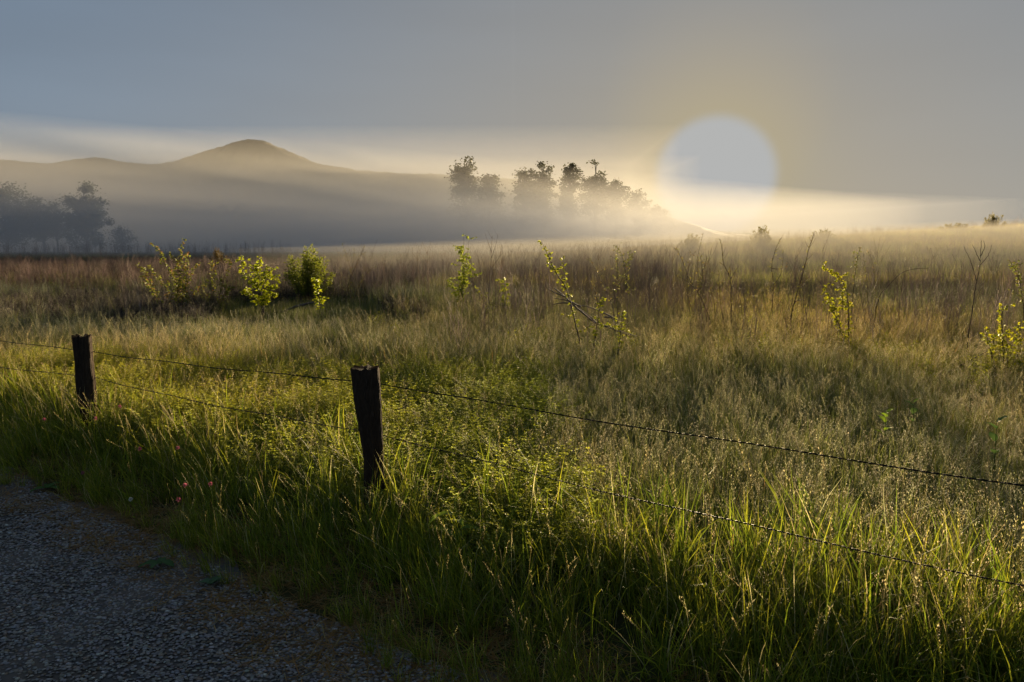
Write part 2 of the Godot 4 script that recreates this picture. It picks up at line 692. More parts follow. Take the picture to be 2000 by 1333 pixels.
func clump_leafy() -> ArrayMesh:
	# young upright shoot with narrow drooping leaves
	var m := MB.new()
	for s in rng.randi_range(2, 4):
		var p := rdir() * rnd(0.0, 0.09)
		var h := rnd(0.28, 0.46)
		var top := p + Vector3(rnd(-0.04, 0.04), h, rnd(-0.04, 0.04))
		m.tube([p, p.lerp(top, 0.5), top], 0.0026, 0.0014, 4, OLIVE, LIME)
		for k in 15:
			var t := 0.35 + 0.65 * k / 14.0
			var dir := Vector3(cos(k * 2.4), 0, sin(k * 2.4))
			var l := rnd(0.06, 0.115) * (1.15 - 0.45 * t)
			m.wide_leaf(p.lerp(top, t), (dir + Vector3.UP * rnd(0.5, 0.9)).normalized(), dir.rotated(Vector3.UP, PI / 2), l, l * 0.2, rnd(1.4, 2.6), vary(LIME, 0.25), LIME * 1.15)
	return m.mesh(M.leaf)


func grasses() -> void:
	rng.seed = 101
	var verge := []
	for k in 8:
		verge.append(tuft_verge(26))
	var field := []
	for k in 7:
		field.append(tuft_field(26, 3))
	var seedy := []
	for k in 6:
		seedy.append(tuft_field(24, 5))
	var bed := []
	for k in 4:
		bed.append(tuft_bedstraw())
	var far_green := []
	var far_dry := []
	for k in 4:
		far_green.append(tuft_far(0.85))
		far_dry.append(tuft_far(0.35))
	var weeds := []
	var weeds_tall := []
	for k in 5:
		weeds.append(clump_weeds(9, 0.22, 0.5, 1.0, MAUVE))
		weeds_tall.append(clump_weeds(5, 0.2, 0.9, 1.45, MAUVE))
	var herbs := []
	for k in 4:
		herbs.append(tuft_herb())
	var s_herb := []
	var leafy := []
	for k in 5:
		leafy.append(clump_leafy())
	var s_verge := []
	var s_field := []
	var s_seedy := []
	var s_bed := []
	var s_fg := []
	var s_fd := []
	var s_weed := []
	var s_tall := []
	var s_leafy := []
	# [near, far, tufts in each square metre]
	for ring in [[1.6, 4.0, 100.0], [4.0, 7.5, 92.0], [7.5, 13.0, 62.0], [13.0, 22.0, 34.0], [22.0, 40.0, 13.0], [40.0, 75.0, 5.0], [75.0, 130.0, 1.6]]:
		var n := int((ring[1] * ring[1] - ring[0] * ring[0]) * 0.82 * ring[2])
		for k in n:
			var d := sqrt(lerpf(ring[0] * ring[0], ring[1] * ring[1], rng.randf()))
			var x := rnd(-1, 1) * (0.82 * d)
			var z := -d
			var e := edge_dist(x, z) if d < 16.0 else 9.0
			var pn := patch.get_noise_2d(x, z)
			var pn2 := patch.get_noise_2d(x * 0.35 + 90.0, z * 0.35)
			var pn3 := patch.get_noise_2d(x * 2.2 - 50.0, z * 2.2)
			e += 0.22 * pn3
			if e < 0.03:
				continue
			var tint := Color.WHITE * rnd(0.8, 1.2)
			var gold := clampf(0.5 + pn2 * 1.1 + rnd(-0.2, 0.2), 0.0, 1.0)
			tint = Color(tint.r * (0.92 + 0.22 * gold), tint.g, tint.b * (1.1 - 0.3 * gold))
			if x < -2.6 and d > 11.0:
				tint = Color(tint.r * 0.62, tint.g * 0.68, tint.b * 0.8)  # shade over the left field, put into the plants' tint
			if absf(x + 5.3 * d / 18.0) < 2.0 and d > 12.5 and d < 20.0:
				if rng.randf() < 0.7:
					(s_seedy if rng.randf() < 0.4 else s_fg).append(spot(x, z, rnd(0.45, 0.75), tint))
				continue
			if d < 7.5 and e < 1.75 + 0.5 * pn:
				var grown := clampf(0.32 + e * 0.62, 0.3, 1.0)
				if pn3 < -0.32 and e > 0.5:
					grown *= 0.72
				if e > 1.0 + 0.35 * pn and x < 0.5 and rng.randf() < 0.62:
					if rng.randf() < 0.6:
						s_bed.append(spot(x, z, rnd(0.85, 1.2), tint, 0.35))
					continue
				if e > 0.9 and rng.randf() < 0.22:
					s_field.append(spot(x, z, rnd(0.75, 1.0), tint))
				else:
					s_verge.append(spot(x, z, grown * rnd(0.8, 1.2), tint, 0.35, rnd(0.0, 0.38)))
			elif d < 13.0:
				if pn3 < -0.40:
					if rng.randf() < 0.4:
						s_field.append(spot(x, z, rnd(0.45, 0.65), tint))
					continue
				var bedness := pn2 * 0.7 + 0.3 * pn + (0.42 if x < 0.4 and d < 9.0 else 0.0)
				if bedness > 0.12 and d < 10.5 and rng.randf() < 0.75:
					if rng.randf() < 0.6:
						s_bed.append(spot(x, z, rnd(0.85, 1.15), tint, 0.35))
				elif rng.randf() < (0.55 if x > 0.0 else 0.3):
					s_seedy.append(spot(x, z, rnd(0.7, 1.1) * (0.82 if d < 8.0 else 1.0), tint, 0.2))
				else:
					s_field.append(spot(x, z, rnd(0.7, 1.15) * (0.82 if d < 8.0 else 1.0), tint, 0.2))
			elif d < 22.0:
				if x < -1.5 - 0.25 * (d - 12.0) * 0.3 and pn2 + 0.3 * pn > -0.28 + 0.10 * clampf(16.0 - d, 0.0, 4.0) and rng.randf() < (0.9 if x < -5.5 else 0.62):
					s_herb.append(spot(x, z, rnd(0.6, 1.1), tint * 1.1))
					continue
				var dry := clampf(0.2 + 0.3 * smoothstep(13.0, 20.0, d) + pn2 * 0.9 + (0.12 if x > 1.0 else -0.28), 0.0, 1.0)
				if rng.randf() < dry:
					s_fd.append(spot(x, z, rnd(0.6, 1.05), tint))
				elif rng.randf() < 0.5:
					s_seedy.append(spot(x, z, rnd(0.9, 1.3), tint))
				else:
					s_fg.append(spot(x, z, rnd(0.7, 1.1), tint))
			else:
				if x < -3.0 and d < 60.0 and rng.randf() < 0.6:  # darker weeds instead of straw: their colour stands in for shade
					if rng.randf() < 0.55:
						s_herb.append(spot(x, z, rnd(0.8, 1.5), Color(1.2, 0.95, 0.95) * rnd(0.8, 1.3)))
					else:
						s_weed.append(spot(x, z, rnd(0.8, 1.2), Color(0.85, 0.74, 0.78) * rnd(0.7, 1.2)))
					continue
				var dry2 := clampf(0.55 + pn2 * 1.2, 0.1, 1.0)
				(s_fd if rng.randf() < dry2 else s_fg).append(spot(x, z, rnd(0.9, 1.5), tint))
	# dead goldenrod stalks standing over the grass
	for ring in [[9.5, 13.0, 1.5], [13.0, 22.0, 3.2], [22.0, 40.0, 1.6], [40.0, 70.0, 0.8], [70.0, 110.0, 0.25]]:
		var n := int((ring[1] * ring[1] - ring[0] * ring[0]) * 0.82 * ring[2])
		for k in n:
			var d := sqrt(lerpf(ring[0] * ring[0], ring[1] * ring[1], rng.randf()))
			var x := rnd(-1, 1) * (0.82 * d)
			var z := -d
			var want := patch.get_noise_2d(x * 0.3 + 20.0, z * 0.3) + (0.28 if x > -1.0 else -0.22) + (0.25 if d > 20.0 else 0.0)
			if d < 13.0 and x < 2.0:
				want -= 0.3
			if absf(x + 5.3 * d / 18.0) < 1.9 and d < 20.0:
				continue
			if want < rnd(-0.1, 0.25):
				continue
			var tint := Color.WHITE * rnd(0.75, 1.25)
			if rng.randf() < 0.24:
				s_tall.append(spot(x, z, rnd(0.75, 1.1), tint))
			else:
				s_weed.append(spot(x, z, rnd(0.8, 1.2), tint))
	for k in 560:
		var cd := rnd(20.0, 42.0)
		var cx := rnd(-7.5, 6.0) + 0.12 * (cd - 20.0)
		s_tall.append(spot(cx, -cd, rnd(0.9, 1.2), Color.WHITE * rnd(0.7, 1.1)))
	for k in 620:
		var hx := rnd(-96.0, -34.0)
		var hz := -rnd(96.0, 118.0)
		s_tall.append(spot(hx, hz, rnd(1.2, 1.9), Color.WHITE * rnd(0.5, 0.9)))
	for k in 900:
		var d := sqrt(lerpf(56.0, 300.0, rng.randf()))
		var x := rnd(-0.25, 1) * (0.8 * d)
		if patch.get_noise_2d(x * 0.8 - 30.0, -d * 0.8) > -0.02 + (0.12 if x < 0.0 else 0.0):
			s_leafy.append(spot(x, -d, rnd(0.7, 1.25), Color.WHITE * rnd(0.75, 1.15)))
	var g := stuff_node("verge_grass", "long lush green grass on the verge between gravel road and fence", "grass")
	scatter(g, "grass_tuft", verge, s_verge)
	g = stuff_node("meadow_grass", "olive and straw coloured meadow grass with seed heads beyond the fence", "grass")
	scatter(g, "grass_tuft", field, s_field)
	scatter(g, "seeding_grass_tuft", seedy, s_seedy)
	g = stuff_node("bedstraw", "soft light green tangle of bedstraw just behind the fence", "ground cover")
	scatter(g, "bedstraw_tuft", bed, s_bed)
	g = stuff_node("far_grass", "rough brown and olive grass covering the far field", "grass")
	scatter(g, "grass_clump", far_green, s_fg)
	scatter(g, "dry_grass_clump", far_dry, s_fd)
	g = stuff_node("dry_thicket", "dense brown thicket of dead weed stalks across the middle of the field", "dry weeds")
	scatter(g, "weed_clump", weeds, s_weed)
	scatter(g, "tall_weed_clump", weeds_tall, s_tall)
	g = stuff_node("shade_toned_herbs", "low green and purplish weeds with shade put into their colour in the dim field at the left", "weeds")
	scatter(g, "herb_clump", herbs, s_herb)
	g = stuff_node("leafy_shoots", "fresh green leafy shoots growing in front of the dry thicket", "shoots")
	scatter(g, "leafy_clump", leafy, s_leafy)
	thatch()
	gravel()
	print("tufts ", s_verge.size(), " ", s_field.size(), " ", s_seedy.size(), " ", s_bed.size(), " ", s_fg.size(), " ", s_fd.size(), " ", s_weed.size(), " ", s_tall.size(), " ", s_leafy.size())


func thatch() -> void:
	# dead straw and leaf litter along the road's edge
	var meshes := []
	for k in 4:
		var m := MB.new()
		for j in 22:
			var d := rdir()
			var p := rdir() * rnd(0, 0.09) + Vector3.UP * rnd(0.006, 0.022)
			m.blade(p, d, d.rotated(Vector3.UP, PI / 2), rnd(0.04, 0.14), rnd(0.002, 0.005), 1.4, rnd(-0.1, 0.25), vary(STRAW * 0.7 if rng.randf() < 0.4 else RUST * 0.8, 0.3), vary(RUST, 0.3), 2)
		meshes.append(m.mesh(M.dry))
	var spots := []
	for k in 9000:
		var x := rnd(-5.6, 1.4)
		var z := rnd(-6.6, -1.4)
		var e := edge_dist(x, z) + 0.2 * patch.get_noise_2d(x * 5.0, z * 5.0)
		if e > 0.75 or e < -0.28 or rng.randf() < absf(e - 0.15) * 1.1:
			continue
		spots.append(spot(x, z, rnd(0.7, 1.2), Color.WHITE * rnd(0.6, 1.1), 0.05))
	var g := stuff_node("thatch", "brown dead straw and leaf litter between gravel and verge grass", "litter")
	scatter(g, "straw_litter", meshes, spots)


func stone_mesh() -> ArrayMesh:
	var m := MB.new()
	var ring := 6
	var rad := []
	for k in 3 * ring:
		rad.append(rnd(0.75, 1.15))
	var rows := [[-0.5, 0.75], [0.05, 1.0], [0.42, 0.62]]
	for a in 3:
		for k in ring:
			var g := TAU * k / ring + a * 0.3
			var p: Vector3 = Vector3(cos(g) * rows[a][1], rows[a][0] * 0.62, sin(g) * rows[a][1]) * rad[a * ring + k]
			m.add(p, p.normalized(), Color.WHITE)
	var top := m.add(Vector3(rnd(-0.1, 0.1), 0.36, rnd(-0.1, 0.1)), Vector3.UP, Color.WHITE)
	for a in 2:
		for k in ring:
			var k2 := (k + 1) % ring
			m.tri(a * ring + k, a * ring + k2, (a + 1) * ring + k)
			m.tri(a * ring + k2, (a + 1) * ring + k2, (a + 1) * ring + k)
	for k in ring:
		m.tri(2 * ring + k, 2 * ring + (k + 1) % ring, top)
	return m.mesh(M.stone)


func gravel() -> void:
	rng.seed = 77
	var meshes := []
	for k in 8:
		meshes.append(stone_mesh())
	var spots := []
	for k in 190000:
		var x := rnd(-5.6, 0.8)
		var z := rnd(-6.6, -1.2)
		var e := edge_dist(x, z)
		if e > 0.10 or e < -3.0 or absf(x) > 0.85 * -z + 0.3:
			continue
		var track := smoothstep(-0.75, -1.25, e) * 0.55
		if rng.randf() < track + 0.35 * clampf(patch.get_noise_2d(x * 4.0, z * 4.0) * 2.0, 0.0, 1.0):
			continue
		var size := rnd(0.0045, 0.009) * (1.35 if rng.randf() < 0.2 else 1.0) * (1.0 - 0.3 * smoothstep(-0.9, -1.5, e))
		var roll := rng.randf()
		var col := Color(0.185, 0.165, 0.15) if roll < 0.6 else Color(0.24, 0.22, 0.2) if roll < 0.85 else Color(0.19, 0.14, 0.10) if roll < 0.97 else Color(0.33, 0.32, 0.29)
		var b := Basis(Vector3.UP, rnd(0, TAU)).rotated(rdir(), rnd(0, 0.6)).scaled(Vector3(size * rnd(0.9, 1.5), size * rnd(0.6, 1.0), size))
		spots.append([Transform3D(b, Vector3(x, ground(x, z) + 0.010, z)), vary(col, 0.35)])
	var g := stuff_node("gravel", "loose blue-grey gravel spread over the road in the corner", "gravel")
	scatter(g, "gravel_stones", meshes, spots)
	print("gravel ", spots.size())


func post_mesh(h: float, half: Array, lean: Array, seed_: int, split: float) -> ArrayMesh:
	# half: half widths up the post, lean: sideways shift up the post
	rng.seed = seed_
	var m := MB.new()
	var ring := 40
	var groove := []
	for k in ring:
		groove.append(rnd(-0.12, 0.06) if k % 3 else rnd(-0.2, 0.0))
	groove[int(split * ring)] = -0.34
	groove[(int(split * ring) + 1) % ring] = -0.16
	var rows := half.size() * 4 - 3
	for a in rows:
		var t := float(a) / (rows - 1)
		var f := t * (half.size() - 1)
		var s := mini(int(f), half.size() - 2)
		var w := lerpf(half[s], half[s + 1], f - s)
		var cx := lerpf(lean[s], lean[s + 1], f - s)
		for k in ring:
			var g := TAU * k / ring
			var sq := pow(pow(absf(cos(g)), 3.2) + pow(absf(sin(g)), 3.2), -1.0 / 3.2)
			var r: float = w * (0.90 * sq + 0.08 + groove[k] * (0.6 + 0.5 * sin(t * 3.0 + k)) + rnd(-0.018, 0.018))
			var y: float = -0.35 + (h + 0.35) * t
			if a == rows - 1:
				y += 0.012 * sin(k * 0.9 + seed_) + (-0.016 if k % 7 < 2 else 0.0)
			m.add(Vector3(cx + cos(g) * r, y, sin(g) * r * 0.9), Vector3(cos(g), 0, sin(g)), Color.WHITE * rnd(0.65, 1.3))
	for a in rows - 1:
		for k in ring:
			var k2 := (k + 1) % ring
			m.tri(a * ring + k, a * ring + k2, (a + 1) * ring + k)
			m.tri(a * ring + k2, (a + 1) * ring + k2, (a + 1) * ring + k)
	for a in rows:
		for k in ring:
			var up: Vector3 = m.v[mini(a + 1, rows - 1) * ring + k] - m.v[maxi(a - 1, 0) * ring + k]
			var round: Vector3 = m.v[a * ring + (k + 1) % ring] - m.v[a * ring + (k + ring - 1) % ring]
			m.n[a * ring + k] = up.cross(round).normalized()
	var base := (rows - 1) * ring
	var rim := m.v.size()
	for k in ring:
		m.add(m.v[base + k], Vector3.UP, Color.WHITE * rnd(0.35, 0.6))
	var top := m.add(Vector3(lean[-1] + 0.01, h - 0.012, 0), Vector3.UP, Color.WHITE * 0.4)
	for k in ring:
		m.tri(rim + k, rim + (k + 1) % ring, top)
	return m.mesh(M.post)


func fence() -> void:
	var f := thing("wire_fence", Vector3.ZERO, "old fence of dark rough wooden posts and two twisted wires along the road", "fence")
	var shapes := [
		post_mesh(1.0, [0.062, 0.06, 0.062, 0.065, 0.066], [0.0, 0.0, 0.01, 0.01, 0.0], 5, 0.6),
		post_mesh(0.985, [0.052, 0.055, 0.058, 0.062, 0.074, 0.068, 0.070], [0.012, 0.01, 0.008, 0.006, 0.0, 0.0, -0.003], 6, 0.27),
		post_mesh(1.01, [0.064, 0.062, 0.063, 0.066, 0.062, 0.073, 0.083, 0.086], [0.0, 0.006, 0.014, 0.02, 0.022, 0.008, -0.006, -0.016], 7, 0.2),
		post_mesh(1.0, [0.062, 0.064, 0.06, 0.065, 0.07], [0.0, 0.01, 0.0, 0.0, 0.0], 8, 0.4)]
	var tops := [0.87, 0.835, 0.9, 0.885]
	var lows := [0.57, 0.61, 0.575, 0.50]
	var says := ["", "narrower dark post with a pale vertical crack, near the left edge", "thick dark post tapering downwards, in the middle of the fence", ""]
	for k in 4:
		var x: float = POSTS[k][0]
		var z: float = POSTS[k][1]
		var p := part("post", shapes[k], f, Vector3(x, 0.0, z))
		if says[k]:
			p.set_meta("label", says[k])
		for y in [tops[k], lows[k]]:
			var st := MB.new()
			st.tube([Vector3(-0.012, y - 0.012, -0.072), Vector3(-0.012, y - 0.012, -0.098), Vector3(0.012, y + 0.014, -0.098), Vector3(0.012, y + 0.014, -0.072)], 0.002, 0.002, 5, Color.WHITE, Color.WHITE)
			part("staple", st.mesh(M.wire), p)
	for level in 2:
		for strand in 1:
			var w := MB.new()
			var lines := [[], []]
			for k in 3:
				var ya: float = (tops if level == 0 else lows)[k]
				var yb: float = (tops if level == 0 else lows)[k + 1]
				var a := Vector3(POSTS[k][0], ya, POSTS[k][1] - 0.088)
				var b := Vector3(POSTS[k + 1][0], yb, POSTS[k + 1][1] - 0.088)
				var len := a.distance_to(b)
				var n := int(len / 0.011)
				var side := (b - a).cross(Vector3.UP).normalized()
				for j in n:
					var t := float(j) / n
					var c := a.lerp(b, t) - Vector3.UP * (0.02 + 0.012 * level) * 4.0 * t * (1.0 - t) + Vector3.UP * 0.004 * sin(t * 17.0 + k * 2.0)
					var g := (k * 300 + j) * 0.011 / 0.075 * TAU
					for q in 2:
						lines[q].append(c + (Vector3.UP * cos(g + q * PI) + side * sin(g + q * PI)) * 0.0021)
			for q in 2:
				w.tube(lines[q], 0.0020, 0.0020, 5, Color.WHITE, Color.WHITE)
			part("wire", w.mesh(M.wire), f)


const KINDS := {
	# leaf colour, second colour, leaf length, width share, nodes each metre, leaves at a node, bark, how low leaves start
	"rose": [Color(0.17, 0.19, 0.025), Color(0.24, 0.13, 0.04), 0.050, 0.5, 30.0, 5, Color(0.06, 0.045, 0.03), 0.25],
	"yellow": [Color(0.30, 0.32, 0.012), Color(0.25, 0.30, 0.015), 0.075, 0.42, 20.0, 6, Color(0.06, 0.045, 0.03), 0.5],
	"yellow2": [Color(0.30, 0.29, 0.015), Color(0.22, 0.25, 0.015), 0.042, 0.55, 32.0, 5, Color(0.055, 0.035, 0.025), 0.15],
	"limeball": [Color(0.26, 0.30, 0.02), Color(0.20, 0.25, 0.02), 0.05, 0.4, 30.0, 6, Color(0.08, 0.05, 0.035), 0.35],
	"mid": [Color(0.24, 0.25, 0.02), Color(0.17, 0.20, 0.02), 0.045, 0.5, 24.0, 5, Color(0.06, 0.045, 0.035), 0.08],
	"mid_dark": [Color(0.13, 0.15, 0.025), Color(0.16, 0.12, 0.03), 0.035, 0.4, 20.0, 4, Color(0.06, 0.04, 0.03), 0.55],
	"sparse": [Color(0.20, 0.20, 0.03), Color(0.22, 0.14, 0.04), 0.026, 0.45, 15.0, 3, Color(0.10, 0.065, 0.045), 0.2],
	"bare": [Color(0.15, 0.10, 0.05), Color(0.15, 0.10, 0.05), 0.015, 0.5, 8.0, 2, Color(0.10, 0.07, 0.055), 0.3],
	"bare0": [Color(0.15, 0.10, 0.05), Color(0.15, 0.10, 0.05), 0.0, 0.5, 0.0, 0, Color(0.075, 0.055, 0.042), 0.3],
	"log": [Color(0.15, 0.10, 0.05), Color(0.15, 0.10, 0.05), 0.0, 0.5, 0.0, 0, Color(0.10, 0.085, 0.07), 0.3],
}


func smooth(pts: Array) -> Array:
	var c := Curve3D.new()
	for k in pts.size():
		var prev: Vector3 = pts[maxi(k - 1, 0)]
		var next: Vector3 = pts[mini(k + 1, pts.size() - 1)]
		var h := (next - prev) / 6.0
		c.add_point(pts[k], -h, h)
	c.bake_interval = 0.04
	return Array(c.get_baked_points())


func leaves_on(m: MB, pts: Array, kind: Array, from: float, upto := 1.0) -> void:
	var total := 0.0
	for k in pts.size() - 1:
		total += pts[k].distance_to(pts[k + 1])
	var n := int(total * kind[4])
	for k in n:
		var t := from + (upto - from) * (k + rng.randf()) / n
		if t > upto:
			continue
		var f := t * (pts.size() - 1)
		var s := mini(int(f), pts.size() - 2)
		var c: Vector3 = pts[s].lerp(pts[s + 1], f - s)
		var axis: Vector3 = (pts[s + 1] - pts[s]).normalized()
		var out := rdir()
		var many: int = kind[5]
		var stalk: float = kind[2] * rnd(0.2, 0.9)
		for j in many:
			var d := (out.rotated(Vector3.UP, rnd(-0.9, 0.9)) + axis * rnd(0.0, 0.7) + Vector3.UP * rnd(-0.7, 0.35)).normalized()
			var l: float = kind[2] * rnd(0.6, 1.2)
			m.leaf(c + out * stalk * rnd(0.3, 1.0), d, across(d), l, l * kind[3], rnd(0.1, 0.5), vary(kind[0] if rng.randf() < 0.75 else kind[1], 0.22))


func plants() -> void:
	rng.seed = 303
	for p in PLANTS:
		var kind: Array = KINDS[p[3]]
		var gy := ground(p[5], p[6])
		var o := thing(p[0], Vector3(p[5], gy, p[6]), p[1], p[2])
		var first := true
		var trunk: Array = []
		for flat in p[7]:
			var pts := []
			for k in range(0, flat.size(), 3):
				pts.append(Vector3(flat[k], flat[k + 1] - gy, flat[k + 2]))
			var low: float = pts[0].y
			var rooted := false
			if p[3] == "log":
				for k in pts.size():
					pts[k].y = maxf(pts[k].y, 0.03)
			elif low < 0.75 or first:
				if p[0] != "dead_stick":
					pts.push_front(Vector3(pts[0].x * 0.35 + rnd(-0.03, 0.03), -0.04, pts[0].z * 0.3))
				rooted = true
			elif trunk:
				# a side branch starts on the nearest point of the stem
				var best: Vector3 = trunk[0]
				for q in trunk:
					if q.distance_to(pts[0]) < best.distance_to(pts[0]):
						best = q
				pts.push_front(best)
			pts = smooth(pts)
			for k in pts.size():
				pts[k] += Vector3(rnd(-0.004, 0.004), 0, rnd(-0.004, 0.004))
			if rooted or p[3] == "log":
				trunk += pts
			var r: float = p[4] * (1.0 if first else 0.62)
			var m := MB.new()
			m.tube(pts, r, r * (0.3 if p[3] != "log" else 0.4), 6 if p[3] == "log" else 5, vary(kind[6], 0.15), vary(kind[6] * 1.2, 0.15))
			var lm := MB.new()
			# side twigs
			var twigs := 0 if p[3] in ["bare0", "log", "bare"] else int(pts.size() * (0.22 if p[3] in ["yellow", "limeball"] else 0.13))
			for k in twigs:
				var at := rng.randi_range(int(pts.size() * maxf(0.2, kind[7])), pts.size() - 2)
				var out := (rdir() + Vector3.UP * rnd(0.1, 0.9)).normalized()
				var l := rnd(0.06, 0.22)
				var tw := [pts[at], pts[at] + out * l * 0.5, pts[at] + out * l + Vector3.UP * rnd(-0.02, 0.03)]
				m.tube(tw, r * 0.3, r * 0.18, 3, kind[6], kind[6] * 1.3)
				leaves_on(lm, tw, kind, 0.2)
			if p[3] in ["bare", "sparse"]:
				for k in int(pts.size() * 0.12):
					var at := rng.randi_range(int(pts.size() * 0.3), pts.size() - 2)
					var out := (rdir() * 0.7 + Vector3.UP).normalized()
					var l := rnd(0.05, 0.2)
					m.tube([pts[at], pts[at] + out * l * 0.5, pts[at] + out * l + Vector3.UP * 0.02], r * 0.3, r * 0.15, 3, kind[6], kind[6] * 1.3)
			if kind[4] > 0.0:
				leaves_on(lm, pts, kind, kind[7] if rooted else 0.1, 0.66 if p[3] == "limeball" else 1.0)
			var called: String = {"log": "limb", "bare0": "stalk"}.get(p[3], "cane")
			var cane := part(called, m.mesh(M.bark), o)
			if lm.v.size():
				part("foliage", lm.mesh(M.leaf), cane)
			first = false
	bushes()


func bush(label: String, at: Vector3, w: float, h: float, twigs: int, leaf: float, col: Color, category := "bush") -> void:
	var gy := ground(at.x, at.z)
	var o := thing("round_bush", Vector3(at.x, gy, at.z), label, category)
	var sm := MB.new()
	var lm := MB.new()
	for k in twigs:
		var dir := rdir()
		var out := pow(rng.randf(), 0.6) * w * 0.5
		var top := h * (1.0 - 0.45 * pow(out / (w * 0.5), 2.2)) * rnd(0.72, 1.06)
		var pts := [dir * rnd(0, 0.06), dir * out * 0.45 + Vector3.UP * top * 0.42, dir * out * 0.85 + Vector3.UP * top * 0.75, dir * out + Vector3.UP * top]
		sm.tube(pts, 0.007, 0.002, 3, Color(0.06, 0.045, 0.03), Color(0.09, 0.07, 0.03))
		for j in 74:
			var t := rnd(0.22, 1.0)
			var f := t * 3.0
			var s := mini(int(f), 2)
			var c: Vector3 = pts[s].lerp(pts[s + 1], f - s) + rdir() * rnd(0, 0.07)
			var d := (rdir() + Vector3.UP * rnd(0.1, 1.2)).normalized()
			lm.leaf(c, d, across(d), leaf * rnd(0.7, 1.3), leaf * 0.36, 0.2, vary(col, 0.3))
	part("stem", sm.mesh(M.bark), o)
	part("foliage", lm.mesh(M.leaf), o)


func bushes() -> void:
	bush("rounded olive-green willowy bush standing alone left of centre", Vector3(-5.85, 0, -20.6), 1.42, 1.78, 90, 0.075, Color(0.165, 0.185, 0.022))
	bush("narrow reddish bush in the mist behind the two thorny shrubs", Vector3(-14.6, 0, -36.0), 1.0, 1.65, 40, 0.08, Color(0.12, 0.085, 0.03))
	bush("small hazy bush straight below the right half of the sun", Vector3(17.2, 0, -50.0), 1.5, 1.9, 40, 0.12, Color(0.17, 0.15, 0.04))
	bush("faint hazy bush under the left half of the sun", Vector3(12.6, 0, -51.0), 1.7, 1.7, 40, 0.12, Color(0.17, 0.15, 0.04))
	bush("little bush on the skyline above the slanting bare branch", Vector3(24.5, 0, -57.0), 2.0, 1.3, 40, 0.12, Color(0.15, 0.14, 0.035))
	bush("low spreading bush on the skyline at the right", Vector3(35.3, 0, -57.5), 2.9, 1.15, 50, 0.12, Color(0.15, 0.13, 0.04))
	bush("taller bush on the skyline near the right edge", Vector3(38.2, 0, -57.5), 1.6, 1.75, 40, 0.12, Color(0.15, 0.13, 0.04))
	bush("small green bush on the dim field at the far left", Vector3(-17.5, 0, -27.5), 1.6, 0.7, 40, 0.07, Color(0.09, 0.12, 0.02))


func tree(label: String, at: Vector3, h: float, w: float, low: float, leafs: int, size: float, seed_: int, col: Color, group := "") -> void:
	rng.seed = seed_
	var o := thing("misty_tree", Vector3(at.x, ground(at.x, at.z) + at.y, at.z), label, "tree", group)
	var bm := MB.new()
	var tr := [Vector3.ZERO, Vector3(rnd(-0.2, 0.2), h * 0.3, 0), Vector3(rnd(-0.3, 0.3), h * 0.62, 0), Vector3(rnd(-0.3, 0.3), h * 0.92, 0)]
	bm.tube(tr, h * 0.022, h * 0.005, 7, Color(0.04, 0.035, 0.03), Color(0.05, 0.045, 0.035))
	var lm := MB.new()
	var clumps := []
	var mid := h * (0.5 + 0.5 * low)
	var tall := h * (0.5 - 0.5 * low)
	for k in 80:
		var dir := Vector3(rng.randfn(), rng.randfn(), rng.randfn()).normalized()
		var far := pow(rng.randf(), 0.45)
		var tip := Vector3(dir.x * w * 0.5, 0, dir.z * w * 0.5) * far * (1.0 - 0.25 * maxf(0.0, dir.y)) * rnd(0.8, 1.12) + Vector3.UP * (mid + dir.y * tall * far * rnd(0.85, 1.05))
		var t := clampf(tip.y / h - rnd(0.08, 0.22), low * 0.7, 0.95)
		var f := t * 3.0 / 0.92
		var s := mini(int(f), 2)
		var root: Vector3 = tr[s].lerp(tr[s + 1], clampf(f - s, 0.0, 1.0))
		bm.tube([root, root.lerp(tip, 0.5) + Vector3.UP * w * 0.03, tip], h * 0.006, h * 0.0016, 4, Color(0.04, 0.035, 0.03), Color(0.05, 0.045, 0.035))
		clumps.append([tip, w * rnd(0.10, 0.19)])
	for k in leafs:
		var c: Array = clumps[rng.randi_range(0, clumps.size() - 1)]
		var off: Vector3 = Vector3(rng.randfn(), rng.randfn() * 0.7, rng.randfn()) * c[1] * 0.55
		var d := (rdir() + Vector3.UP * rnd(-0.6, 0.4)).normalized()
		lm.leaf(c[0] + off, d, across(d), size * rnd(0.6, 1.4), size * 0.7, 0.2, vary(col, 0.3))
	part("trunk", bm.mesh(M.bark), o)
	part("crown", lm.mesh(M.leaf), o)


